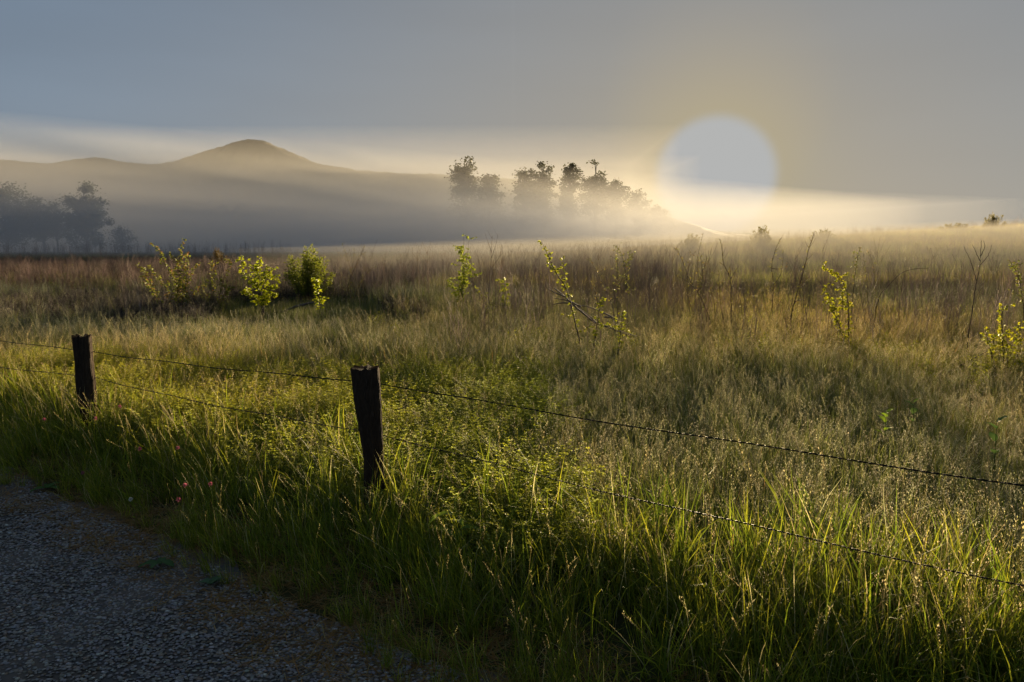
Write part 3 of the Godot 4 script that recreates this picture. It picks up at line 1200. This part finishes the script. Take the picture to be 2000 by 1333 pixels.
func trees() -> void:
	var c := Color(0.045, 0.055, 0.018)
	tree("broad dark tree at the left edge fading upwards into the mist", Vector3(-104.0, 0, -149.0), 15.0, 12.5, 0.06, 6500, 0.5, 1, c)
	tree("dark rounded tree with gaps under its crown, second from the left edge", Vector3(-98.4, 0, -152.0), 12.8, 8.4, 0.2, 4000, 0.48, 2, c)
	tree("thin airy tree with a bare trunk between two darker trees", Vector3(-94.6, 0, -150.5), 9.8, 6.7, 0.36, 1300, 0.38, 3, c)
	tree("dense dark tree leafy to the ground, right of the airy tree", Vector3(-88.8, 0, -151.0), 14.2, 8.9, 0.02, 7500, 0.5, 4, c)
	tree("low scrubby tree at the right end of the misty tree row", Vector3(-82.2, 0, -152.5), 6.0, 5.5, 0.05, 1200, 0.36, 5, c)
	var far := "distant trees above the mist"
	var t := Color(0.05, 0.05, 0.02)
	tree("tallest hazy tree with a round crown above the mist in the centre", Vector3(-22.0, 0, -341.0), 43.4 - ground(-22.0, -340.0), 17.0, 0.06, 4860, 1.1, 11, t, far)
	tree("low hazy tree just right of the round-crowned one", Vector3(-10.6, 0, -340.0), 37.2 - ground(-10.6, -340.0), 15.0, 0.06, 3780, 1.1, 12, t, far)
	tree("hazy tree in the middle of the distant row", Vector3(6.1, 0, -339.0), 39.4 - ground(6.1, -340.0), 14.0, 0.06, 3780, 1.1, 13, t, far)
	tree("hazy tree with a flat top, third from the sun in the distant row", Vector3(14.6, 0, -341.0), 40.6 - ground(14.6, -340.0), 12.0, 0.06, 3780, 1.1, 14, t, far)
	tree("hazy column-shaped tree, second from the sun in the distant row", Vector3(26.9, 0, -340.0), 42.6 - ground(26.9, -340.0), 12.0, 0.06, 4050, 1.1, 15, t, far)
	tree("hazy tree nearest to the sun in the distant row", Vector3(38.8, 0, -339.0), 41.6 - ground(38.8, -340.0), 13.0, 0.06, 4050, 1.1, 16, t, far)
	tree("hazy tree under the left rim of the sun, first on the falling slope", Vector3(48.9, 0, -341.0), 34.0 - ground(48.9, -340.0), 13.0, 0.06, 3780, 1.1, 17, t, far)
	tree("lower hazy tree, second on the falling slope left below the sun", Vector3(58.8, 0, -340.0), 28.0 - ground(58.8, -340.0), 13.0, 0.06, 3240, 1.1, 18, t, far)
	tree("lowest hazy tree at the end of the falling slope below the sun", Vector3(68.7, 0, -339.0), 21.0 - ground(68.7, -340.0), 12.0, 0.06, 2700, 1.1, 19, t, far)


func near_plants() -> void:
	rng.seed = 505
	# clover heads in the verge
	var pink := Color(0.30, 0.085, 0.13)
	var spots := [
		[-3.72, -5.55, 0.36, pink, "pink clover head at the left edge"], [-3.05, -5.55, 0.50, pink, "pink clover head left of the narrow post, highest of the clovers"],
		[-3.2, -5.45, 0.43, pink, "pale pink clover head just below the highest clover"], [-2.62, -5.0, 0.34, pink, "dark pink clover head in the grass below the narrow post"],
		[-2.35, -4.85, 0.37, pink, "small mauve clover head right below the narrow post"], [-3.0, -4.9, 0.2, pink, "reddish clover head low near the road edge at the left"],
		[-2.35, -4.3, 0.2, Color(0.55, 0.55, 0.48), "white clover head low at the road edge"], [-1.95, -4.05, 0.28, pink, "purple clover head in the dark grass left of the thick post"],
		[-1.88, -4.1, 0.35, pink, "pink clover head beside a bent straw stem left of the thick post"], [-1.75, -4.08, 0.36, pink, "rose clover head nearest to the thick post"]]
	for s in spots:
		var o := thing("clover_flower", Vector3(s[0], ground(s[0], s[1]), s[1]), s[4], "flower", "clover heads in the verge")
		var st := MB.new()
		var top := Vector3(rnd(-0.04, 0.04), s[2], rnd(0.0, 0.05))
		st.tube([Vector3.ZERO, top * 0.5, top], 0.0016, 0.0012, 4, GREEN, GREEN)
		part("stem", st.mesh(M.grass), o)
		var hd := MB.new()
		for k in 70:
			var d := Vector3(rng.randfn(), rng.randfn() + 0.35, rng.randfn()).normalized()
			hd.leaf(top + d * 0.003, d, d.cross(Vector3(0.2, 1, 0.4)).normalized(), 0.0125, 0.004, 0.1, vary(s[3], 0.25))
		part("flower_head", hd.mesh(M.leaf), o)
		var lf := MB.new()
		for k in 3:
			var d := (rdir() + Vector3.UP * 0.4).normalized()
			lf.wide_leaf(top * rnd(0.3, 0.8), d, d.cross(Vector3.UP).normalized(), 0.03, 0.018, 0.5, vary(GREEN), LIME)
		part("foliage", lf.mesh(M.leaf), o)
	# broad-leaved plants
	broad_plant("dock_plant", "broad-leaved green plant in the grass right of the thick post", Vector3(-0.30, 0, -3.62), [
		[0.10, 0.42, 0.16, 0.030, 1.2, 0.3], [2.8, 0.34, 0.17, 0.05, 0.4, 1.6], [3.6, 0.22, 0.20, 0.055, 0.5, 1.2], [0.2, 0.25, 0.18, 0.05, 0.6, 1.3], [5.0, 0.2, 0.18, 0.06, 0.5, 1.6], [1.2, 0.3, 0.15, 0.04, 0.9, 1.2]], Color(0.13, 0.19, 0.02))
	broad_plant("plantain_plant", "flat broad leaves lying at the gravel edge in the lower left", Vector3(-1.92, 0, -3.72), [
		[2.6, 0.03, 0.11, 0.05, 0.25, 0.6], [0.4, 0.03, 0.10, 0.05, 0.3, 0.9], [4.4, 0.02, 0.09, 0.045, 0.3, 0.7], [1.6, 0.03, 0.10, 0.045, 0.4, 0.6]], Color(0.07, 0.13, 0.04))
	broad_plant("plantain_plant", "pair of upright rounded leaves at the gravel edge below the thick post's left", Vector3(-1.55, 0, -3.5), [
		[0.6, 0.02, 0.09, 0.06, 0.9, 0.4], [3.4, 0.02, 0.08, 0.05, 0.3, 0.8], [5.2, 0.02, 0.08, 0.05, 0.4, 0.8]], Color(0.09, 0.15, 0.07))
	broad_plant("plantain_plant", "low broad leaves at the gravel edge by the left border", Vector3(-3.35, 0, -4.98), [
		[0.2, 0.03, 0.11, 0.05, 0.3, 0.8], [2.4, 0.03, 0.11, 0.05, 0.3, 0.8], [4.2, 0.03, 0.11, 0.05, 0.3, 0.8], [5.3, 0.03, 0.1, 0.05, 0.5, 0.8]], Color(0.07, 0.13, 0.03))
	broad_plant("milkweed_plant", "small plant with round upright leaves just above the upper wire at the right", Vector3(2.75, 0, -5.15), [
		[0.3, 0.52, 0.07, 0.055, 1.1, 0.3], [2.6, 0.50, 0.08, 0.05, 0.9, 0.5], [4.4, 0.46, 0.08, 0.05, 0.8, 0.5], [1.5, 0.40, 0.08, 0.045, 0.8, 0.5], [3.6, 0.36, 0.08, 0.045, 0.8, 0.5]], Color(0.14, 0.20, 0.02))
	broad_plant("milkweed_plant", "dark round-leaved plant right behind the one above the upper wire", Vector3(3.15, 0, -5.5), [
		[0.9, 0.55, 0.07, 0.055, 1.1, 0.3], [3.6, 0.52, 0.08, 0.05, 0.9, 0.5], [5.4, 0.46, 0.08, 0.05, 0.8, 0.5], [2.5, 0.40, 0.08, 0.045, 0.8, 0.5]], Color(0.08, 0.13, 0.03))
	broad_plant("milkweed_plant", "round-leaved plant close to the right edge above the upper wire", Vector3(3.12, 0, -4.5), [
		[0.4, 0.62, 0.08, 0.06, 1.1, 0.3], [3.0, 0.58, 0.09, 0.055, 0.9, 0.5], [4.9, 0.5, 0.09, 0.05, 0.8, 0.5], [2.0, 0.42, 0.09, 0.05, 0.8, 0.5]], Color(0.07, 0.12, 0.03))


func broad_plant(called: String, label: String, at: Vector3, leaves: Array, col: Color) -> void:
	# each leaf: turn, height on the stem, length, width, upward tilt, droop
	var o := thing(called, Vector3(at.x, ground(at.x, at.z), at.z), label, "plant")
	var high := 0.0
	for l in leaves:
		high = maxf(high, l[1])
	if high > 0.1:
		var st := MB.new()
		st.tube([Vector3.ZERO, Vector3(0.01, high * 0.5, 0), Vector3(0.0, high, 0)], 0.004, 0.002, 5, col, col)
		part("stem", st.mesh(M.leaf), o)
	for l in leaves:
		var m := MB.new()
		var d: Vector3 = (Vector3(cos(l[0]), 0, sin(l[0])) + Vector3.UP * l[4]).normalized()
		m.wide_leaf(Vector3(0, l[1], 0), d, d.cross(Vector3.UP).normalized(), l[2], l[3], l[5], vary(col, 0.15), col * 1.3)
		part("leaf", m.mesh(M.leaf), o)


func stalks() -> void:
	rng.seed = 606
	# single dry stalks that stand out of the thicket, some with pale fluff
	for k in 46:
		var d := rnd(10.5, 19.0)
		var x := rnd(-0.22, 0.72) * d
		var fluffy := k % 5 == 0
		var label := "dry weed stalk with a pale fluffy seed head standing in the brown thicket" if fluffy else "thin bare dry weed stalk standing above the brown thicket"
		var o := thing("fluffy_stalk" if fluffy else "dry_stalk", Vector3(x, ground(x, -d), -d), label, "dry weed", "fluffy stalks in the thicket" if fluffy else "bare stalks above the thicket")
		var m := MB.new()
		var h := rnd(0.95, 1.35) if fluffy else rnd(1.15, 1.75)
		dry_stem(m, Vector3.ZERO, h, rnd(0.0035, 0.0055), vary(Color(0.13, 0.09, 0.06), 0.3), 4)
		part("stem", m.mesh(M.bark), o)
		if fluffy:
			var top := Vector3.ZERO
			for v in m.v:
				if v.y > top.y:
					top = v
			var fl := MB.new()
			for j in 150:
				var dir := Vector3(rng.randfn(), rng.randfn() * 0.6, rng.randfn()).normalized()
				var c := top + Vector3(rng.randfn() * 0.03, rng.randfn() * 0.035 - 0.03, rng.randfn() * 0.03)
				fl.leaf(c, dir, dir.cross(Vector3(0.3, 1, 0.2)).normalized(), rnd(0.015, 0.035), 0.0035, 0.2, vary(Color(0.55, 0.48, 0.38), 0.2))
			part("seed_fluff", fl.mesh(M.dry), o)


const PLANTS := [
	["rose_shrub", "thorny green shrub with long leafy canes fanning out left of the yellow sapling", "shrub", "rose", 0.012, -7.70, -16.50, [[-0.018,0.283,-0.031,-0.031,0.814,-0.053,-0.197,1.166,-0.076,-0.394,1.575,-0.098,-0.589,1.82,-0.121],[0.048,0.338,-0.074,0.093,1.046,-0.123,0.087,1.516,-0.172,0.123,1.891,-0.221],[-0.31,0.197,-0.06,-0.54,0.692,-0.11,-0.779,1.044,-0.161,-0.999,1.326,-0.211],[-0.063,0.355,0.118,-0.26,0.821,0.084,-0.488,1.17,0.051,-0.647,1.32,0.017],[0.109,0.633,-0.111,0.287,1.106,-0.093,0.498,1.353,-0.074],[-0.001,0.693,-0.1,0.044,1.286,0.047,-0.03,1.613,0.193],[-0.359,0.227,0.008,-0.514,0.645,0.067,-0.654,0.917,0.127],[-0.026,0.58,-0.011,0.056,1.05,-0.024,0.004,1.459,-0.037],[0.256,0.355,0.122,0.253,0.824,0.132,0.373,1.578,0.142]]],
	["rose_shrub", "low twiggy shrub of two leafy canes right beside the big thorny shrub", "shrub", "rose", 0.009, -7.26, -17.50, [[-0.056,0.238,0.044,-0.018,0.759,-0.026,-0.039,1.13,-0.096,-0.129,1.402,-0.167],[0.034,0.318,-0.053,0.215,0.885,0.01,0.42,1.234,0.073,0.512,1.334,0.136],[-0.16,0.254,-0.059,-0.2,0.576,0.043,-0.194,0.793,0.144],[0.081,0.257,-0.023,0.282,0.577,0.063,0.512,0.768,0.149],[-0.159,0.205,0.1,-0.382,0.508,-0.024,-0.51,0.752,-0.149]]],
	["dead_twig_clump", "bare purplish twigs crowded between the two thorny shrubs", "twigs", "bare", 0.007, -7.42, -16.80, [[-0.007,0.325,0.073,-0.066,0.687,0.107,-0.106,0.95,0.142],[0.004,0.309,-0.121,-0.025,0.67,-0.153,-0.143,0.97,-0.186],[0.161,0.263,0.053,0.18,0.614,-0.089,0.254,0.835,-0.231],[-0.096,0.246,-0.01,-0.288,0.556,-0.049,-0.413,0.771,-0.089],[0.226,0.205,0.074,0.325,0.494,-0.073,0.431,0.666,-0.22],[-0.017,0.436,-0.048,0.048,0.792,-0.14,-0.003,1.029,-0.233]]],
	["yellow_sapling", "small tree with bright yellow-green drooping leaves left of the round bush", "sapling", "yellow", 0.012, -5.54, -15.80, [[0.018,0.283,-0.079,-0.017,0.855,-0.026,0.006,1.194,0.027,0.028,1.496,0.08],[0.037,0.633,0.028,-0.182,0.972,0.063,-0.348,1.196,0.098,-0.379,1.441,0.134],[0.035,0.748,0.071,0.171,1.03,0.105,0.331,1.087,0.14,0.448,0.955,0.174],[0.036,0.521,0.04,0.215,0.8,-0.001,0.406,0.831,-0.041],[0.035,1.029,0.099,-0.097,1.249,0.014,-0.192,1.303,-0.071],[0.006,0.914,0.032,0.185,1.217,0.054,0.24,1.285,0.076],[-0.017,0.399,-0.064,-0.229,0.685,-0.028,-0.417,0.721,0.008],[0.03,0.407,0.037,0.238,0.632,0.022,0.372,0.721,0.008]]],
	["leafy_seedling", "little upright seedling with yellow-orange leaves before the round bush", "seedling", "yellow", 0.004, -3.80, -14.20, [[0.006,0.335,-0.01,-0.019,0.643,0.008,-0.045,0.898,0.026,-0.065,1.07,0.044]]],
	["bare_shrub", "sparse shrub with slanting red-brown branches right of the round bush", "shrub", "sparse", 0.012, -4.50, -19.50, [[-0.062,0.22,-0.119,0.08,0.786,0.0,0.328,1.272,0.119,0.572,1.75,0.239],[0.083,0.434,-0.062,0.094,1.059,-0.099,0.012,1.405,-0.136,-0.123,1.819,-0.172],[0.202,0.238,0.12,0.333,0.649,0.032,0.604,1.061,-0.056,0.8,1.196,-0.144],[0.118,0.857,0.033,0.207,1.338,-0.003,0.237,1.681,-0.039],[-0.047,0.239,0.123,-0.101,0.794,0.175,-0.103,1.207,0.227],[0.252,0.374,0.08,0.398,0.782,-0.074,0.448,1.194,-0.228]]],
	["yellow_sapling", "slim sapling holding a ball of lime leaves below bare forked tips", "sapling", "limeball", 0.011, -1.13, -16.00, [[0.02,0.392,0.055,0.044,0.959,0.006,0.057,1.524,-0.043,0.059,2.032,-0.092],[-0.036,0.381,-0.077,-0.02,1.011,-0.105,-0.041,1.409,-0.132,-0.097,1.716,-0.159],[0.045,0.846,0.028,0.163,1.3,0.04,0.245,1.526,0.052],[-0.016,0.731,-0.004,-0.177,0.979,-0.052,-0.247,1.182,-0.099],[0.061,1.075,0.071,0.127,1.468,-0.009,0.183,1.919,-0.089],[0.015,0.727,-0.054,0.233,0.954,-0.091,0.324,1.238,-0.129],[-0.057,0.508,0.083,-0.2,0.843,-0.039,-0.312,1.008,-0.16],[0.064,1.414,0.074,-0.002,1.638,0.065,-0.126,1.728,0.057]]],
	["bare_sapling", "tall leafless sapling with a forked top right of the lime-leaved sapling", "sapling", "bare", 0.010, -0.53, -15.50, [[0.013,0.429,-0.013,0.047,0.981,-0.042,0.082,1.531,-0.071,0.105,1.958,-0.1],[0.084,1.478,0.019,0.183,1.772,-0.041,0.226,2.001,-0.102],[0.084,1.641,-0.005,0.009,1.837,0.02,-0.044,2.01,0.045],[0.158,0.432,0.022,0.183,1.096,0.05,0.196,1.642,0.077],[0.095,1.26,0.051,0.272,1.533,0.067,0.317,1.772,0.084]]],
	["slanting_sapling", "leaning yellow-leaved branch pointing down to the right from the lime sapling", "sapling", "mid", 0.008, -0.46, -14.50, [[-0.03,0.409,-0.019,-0.082,0.595,-0.046,-0.217,0.801,-0.073,-0.394,1.007,-0.099],[-0.028,0.518,0.034,0.066,0.562,0.062,0.17,0.481,0.09]]],
	["leafy_seedling", "tiny lime-leaved sprout among the dry stems right of the leafless forked sapling", "seedling", "yellow", 0.004, -0.14, -15.00, [[0.0,0.254,-0.024,0.011,0.632,-0.017,-0.01,0.901,-0.01,-0.031,1.061,-0.003]]],
	["honey_sapling", "tall curved sapling with fresh yellow-green leaves leaning left over the fallen branch", "sapling", "mid", 0.014, 1.05, -9.90, [[-0.01,0.01,0.014,-0.065,0.265,0.025,-0.141,0.554,0.036,-0.216,0.875,0.046,-0.304,1.158,0.057,-0.455,1.403,0.068,-0.604,1.702,0.079],[-0.313,1.175,-0.014,-0.327,1.399,-0.056,-0.34,1.609,-0.098],[-0.429,1.366,0.007,-0.529,1.471,0.015,-0.572,1.528,0.023]]],
	["honey_sapling", "shorter leafy stem rising beside the curved sapling, in front of the fallen branch", "sapling", "mid", 0.009, 1.07, -9.70, [[-0.008,0.122,0.044,0.048,0.364,0.013,0.082,0.642,-0.019,0.131,0.919,-0.051,0.175,1.022,-0.083],[0.063,0.51,0.047,0.112,0.647,0.024,0.141,0.714,0.001]]],
	["honey_sapling", "bushy young sapling of bright leaves right of the fallen branch's middle", "sapling", "mid", 0.009, 1.31, -9.50, [[0.018,-0.001,-0.051,0.096,0.253,0.003,0.13,0.537,0.057,0.142,0.883,0.111],[0.003,-0.033,-0.035,-0.063,0.134,-0.085,-0.01,0.266,-0.135],[0.118,0.319,-0.02,0.216,0.523,-0.053,0.237,0.726,-0.086],[0.129,0.571,0.059,0.047,0.74,0.039,0.069,0.806,0.02],[0.024,0.053,0.053,-0.102,-0.031,-0.025,-0.126,-0.117,-0.103],[0.092,0.223,0.031,0.146,0.012,0.022,0.086,-0.059,0.014]]],
	["thin_sapling", "pair of tall thin stems with dark feathery tips behind the fallen branch", "sapling", "mid_dark", 0.010, 1.93, -12.50, [[-0.061,0.316,-0.075,-0.082,1.038,-0.085,-0.081,1.484,-0.095,-0.093,1.75,-0.106],[0.11,0.317,-0.071,0.081,1.04,-0.043,0.08,1.309,-0.015,0.103,1.662,0.014],[0.062,1.176,0.002,-0.004,1.53,-0.022,-0.065,1.68,-0.045,-0.161,1.759,-0.069],[-0.087,1.043,0.003,0.025,1.25,0.063],[-0.015,1.398,0.014,0.065,1.443,0.06,0.082,1.55,0.106]]],
	["slanting_sapling", "long fine leafy cane leaning left between the two sapling groups", "sapling", "sparse", 0.007, 1.78, -12.00, [[-0.028,0.384,0.018,-0.115,0.811,-0.037,-0.313,1.238,-0.092,-0.484,1.554,-0.147],[-0.289,0.635,-0.069,-0.382,0.982,-0.054,-0.508,1.24,-0.038]]],
	["bare_shrub", "open shrub of crossing leafless branches just left below the sun", "shrub", "sparse", 0.012, 3.61, -12.80, [[-0.014,0.105,0.0,-0.08,0.478,0.024,-0.284,0.892,0.049,-0.479,1.103,0.073,-0.715,1.23,0.097],[-0.398,1.033,0.123,-0.505,1.213,0.128,-0.594,1.438,0.132,-0.739,1.741,0.137],[-0.118,0.56,-0.085,-0.214,0.927,-0.119,-0.276,1.385,-0.153,-0.265,1.567,-0.186,-0.169,1.978,-0.22],[-0.241,1.028,0.042,-0.204,1.296,-0.065,-0.223,1.568,-0.172],[-0.463,1.204,-0.082,-0.438,1.432,-0.1,-0.438,1.568,-0.117],[-0.049,0.424,-0.049,-0.164,0.281,-0.085,-0.454,0.37,-0.12,-0.536,0.273,-0.156],[-0.237,0.663,0.041,-0.281,1.025,-0.014,-0.153,1.433,-0.068,-0.116,1.568,-0.123],[-0.417,0.665,0.066,-0.492,0.937,0.037,-0.474,1.163,0.009],[0.055,0.095,-0.081,0.049,0.651,-0.098,-0.053,1.019,-0.115]]],
	["bare_shrub", "upright leafless shrub with a forked crown right below the sun", "shrub", "sparse", 0.011, 3.92, -12.60, [[-0.052,0.139,0.062,-0.054,0.676,-0.004,-0.072,1.168,-0.07,-0.18,1.436,-0.136,-0.188,1.66,-0.201,-0.222,1.867,-0.267],[-0.07,1.17,-0.045,0.006,1.304,-0.047,0.056,1.394,-0.048],[-0.137,1.178,0.147,-0.116,1.308,0.059,-0.102,1.394,-0.028],[0.052,0.141,0.075,0.016,0.585,-0.014,-0.013,0.85,-0.103],[-0.131,0.224,0.011,-0.219,0.672,-0.056,-0.241,1.03,-0.123,-0.243,1.344,-0.19],[0.135,0.125,-0.044,0.229,0.576,-0.111,0.368,1.027,-0.179],[0.148,0.228,0.046,0.132,0.675,-0.02,0.069,0.942,-0.086]]],
	["bare_shrub", "leafless shrub with one S-curved branch, second shrub to the right of the sun", "shrub", "sparse", 0.010, 4.76, -12.90, [[-0.001,0.179,-0.059,-0.034,0.644,-0.08,-0.019,1.061,-0.101,-0.062,1.337,-0.122,-0.021,1.612,-0.143,0.093,1.887,-0.164],[-0.06,1.068,0.037,0.076,1.248,-0.032,0.128,1.475,-0.102,0.153,1.677,-0.171],[-0.04,0.269,-0.092,-0.15,0.643,-0.093,-0.21,0.922,-0.094],[0.063,0.266,-0.119,0.107,0.73,-0.174,0.133,1.007,-0.228],[0.079,1.341,-0.005,0.198,1.432,-0.015],[-0.145,0.196,0.083,-0.308,0.648,-0.042,-0.294,0.871,-0.168]]],
	["bare_shrub", "shrub with a long straight branch slanting up to the right past the skyline", "shrub", "sparse", 0.012, 4.85, -12.40, [[0.02,0.326,-0.087,0.057,0.688,-0.068,0.144,1.09,-0.049,0.208,1.4,-0.03,0.247,1.663,-0.01,0.326,1.993,0.009],[0.029,0.646,-0.038,0.149,0.868,-0.055,0.172,1.222,-0.071,0.229,1.442,-0.088],[0.061,0.779,-0.046,0.226,0.857,0.043,0.3,0.925,0.131],[0.141,1.019,-0.056,0.249,1.081,-0.044,0.311,1.153,-0.032],[-0.023,0.243,-0.033,-0.143,0.605,-0.001,-0.182,0.785,0.032]]],
	["yellow_sapling", "yellow-green sapling with one arm arching over to the left, alone right of the sun", "sapling", "yellow2", 0.010, 4.85, -10.20, [[-0.0,0.139,-0.019,-0.014,0.584,-0.031,-0.05,1.024,-0.044,-0.131,1.243,-0.057,-0.242,1.366,-0.07,-0.437,1.424,-0.082],[-0.041,0.101,-0.021,-0.093,0.435,-0.032,-0.201,0.73,-0.043,-0.334,0.95,-0.055,-0.406,1.133,-0.066],[-0.095,0.301,0.071,-0.191,0.596,0.081,-0.322,0.889,0.092,-0.437,1.179,0.102],[-0.011,-0.006,0.009,0.062,0.214,-0.018,0.028,0.359,-0.045],[-0.162,0.885,0.042,-0.15,1.063,-0.007,-0.127,1.17,-0.056]]],
	["thin_sapling", "wispy cane with tiny leaves bending at the top behind the arching yellow sapling", "sapling", "mid_dark", 0.007, 6.15, -12.80, [[-0.053,0.474,-0.013,-0.058,1.027,0.022,-0.061,1.391,0.057,-0.028,1.732,0.092]]],
	["thin_sapling", "two wispy canes with tiny leaves, farther right of the arching yellow sapling", "sapling", "sparse", 0.006, 6.80, -13.40, [[-0.098,0.416,0.004,-0.178,0.994,0.03,-0.253,1.374,0.056,-0.319,1.61,0.082],[-0.005,0.423,0.067,-0.067,1.091,0.081,-0.147,1.469,0.096,-0.28,1.675,0.11]]],
	["arching_stem", "dry brown stem arching over to the right with a flat bare tip", "stem", "bare0", 0.011, 5.94, -11.80, [[0.088,0.83,0.009,0.236,1.083,0.015,0.429,1.293,0.02,0.629,1.368,0.026,0.876,1.385,0.032]]],
	["dry_weed", "tallest dark dry weed stalk with a spreading forked head at the right", "dry weed", "bare0", 0.009, 5.89, -9.20, [[-0.024,-0.236,0.031,-0.019,0.172,0.043,-0.014,0.641,0.056,0.012,1.168,0.068,0.035,1.493,0.08,0.019,1.814,0.093],[0.062,1.295,0.003,-0.029,1.524,0.014,-0.151,1.737,0.024],[0.088,1.49,-0.011,0.19,1.62,-0.015,0.232,1.763,-0.018],[0.065,1.556,0.026,0.029,1.685,-0.027,0.024,1.763,-0.081],[0.057,1.621,0.05,0.109,1.737,0.034,0.099,1.814,0.019],[0.014,-0.306,0.022,0.049,0.168,0.02,0.076,0.637,0.018]]],
	["dead_stick", "long grey dead stick leaning against the yellow shrub at the right edge", "stick", "bare0", 0.014, 5.00, -8.60, [[0.005,0.036,0.012,0.297,0.211,0.001,0.542,0.349,-0.009,0.786,0.479,-0.02]]],
	["yellow_shrub", "golden-leaved shrub of many upright stems at the right edge", "shrub", "yellow2", 0.010, 6.00, -8.60, [[-0.018,-0.043,0.032,-0.069,0.282,0.082,-0.144,0.6,0.132,-0.219,0.912,0.182,-0.254,1.055,0.232],[-0.027,-0.055,-0.028,-0.152,0.277,0.049,-0.288,0.538,0.126,-0.421,0.793,0.203],[0.043,-0.052,-0.011,0.002,0.4,0.035,-0.089,0.717,0.08],[-0.013,-0.053,-0.02,-0.053,0.118,-0.125,-0.082,0.358,-0.229],[0.11,-0.066,-0.08,0.159,0.261,-0.04,0.139,0.645,0.0,0.108,0.867,0.04],[-0.01,-0.001,-0.078,-0.122,0.382,-0.075,-0.084,0.762,-0.071],[0.075,-0.042,0.033,0.129,0.161,0.106,0.138,0.484,0.179],[0.016,0.137,-0.024,0.071,0.453,-0.028,0.113,0.703,-0.032]]],
	["thin_sapling", "dark sapling with a drooping feathery tip cut by the right edge", "sapling", "mid_dark", 0.009, 6.91, -9.50, [[0.001,0.385,-0.046,-0.07,0.936,-0.058,-0.148,1.277,-0.07,-0.217,1.446,-0.082,-0.294,1.561,-0.094],[-0.163,1.212,-0.011,-0.227,1.382,0.009,-0.213,1.517,0.03],[-0.223,1.414,-0.039,-0.332,1.483,0.03,-0.432,1.472,0.1]]],
	["dead_twig_clump", "low dark bundle of broken twigs far left in front of the misty trees", "twigs", "bare", 0.012, -17.10, -26.00, [[-0.025,0.472,0.157,-0.247,0.835,0.052,-0.487,0.997,-0.053],[-0.011,0.462,-0.046,0.307,0.746,0.121,0.551,0.843,0.287],[-0.089,0.462,-0.052,-0.37,0.915,-0.313],[0.081,0.374,0.05,0.316,0.504,0.052,0.662,0.651,0.055],[-0.028,0.378,0.109,-0.206,0.436,0.167]]],
	["bare_shrub", "faint reddish thin shrub left of the big thorny shrub", "shrub", "sparse", 0.009, -13.52, -22.00, [[-0.103,0.337,-0.189,-0.062,0.738,-0.046,0.048,1.21,0.096],[-0.069,0.337,-0.184,0.124,0.728,-0.258,0.179,0.963,-0.331],[-0.042,0.346,-0.038,-0.245,0.822,0.077,-0.375,1.012,0.192],[-0.033,0.257,-0.192,0.446,0.579,-0.095,0.654,0.897,0.003],[-0.047,0.319,0.034,-0.352,0.573,0.089,-0.53,0.638,0.145]]],
	["fallen_log", "short dark fallen limb lying at an angle under the round bush", "log", "log", 0.035, -5.45, -17.00, [[-0.016,0.166,-0.015,0.271,0.301,-0.01,0.555,0.375,-0.005,0.888,0.436,0.0],[0.459,0.327,0.006,0.607,0.4,0.004,0.801,0.4,0.001]]],
	["fallen_branch", "broken grey dead branch with splayed twigs lying behind the curved sapling", "branch", "log", 0.022, 1.96, -11.00, [[-0.041,0.352,0.057,-0.261,0.422,0.043,-0.458,0.499,0.03,-0.67,0.569,0.017,-0.852,0.711,0.003,-1.026,0.852,-0.01,-1.169,0.993,-0.023,-1.31,1.102,-0.037],[-0.654,0.561,0.008,-0.777,0.682,0.035,-0.938,0.803,0.062],[-0.897,0.809,-0.042,-1.085,0.902,-0.07,-1.298,0.94,-0.098],[-0.348,0.623,0.073,-0.543,0.722,0.045,-0.777,0.815,0.018,-0.947,0.844,-0.01],[-1.03,0.871,0.034,-1.197,0.872,-0.048,-1.335,0.834,-0.131],[-0.53,0.651,-0.042,-0.419,0.641,0.017,-0.362,0.505,0.076],[-1.133,0.973,0.035,-1.253,1.015,0.069,-1.412,1.095,0.104]]],
]
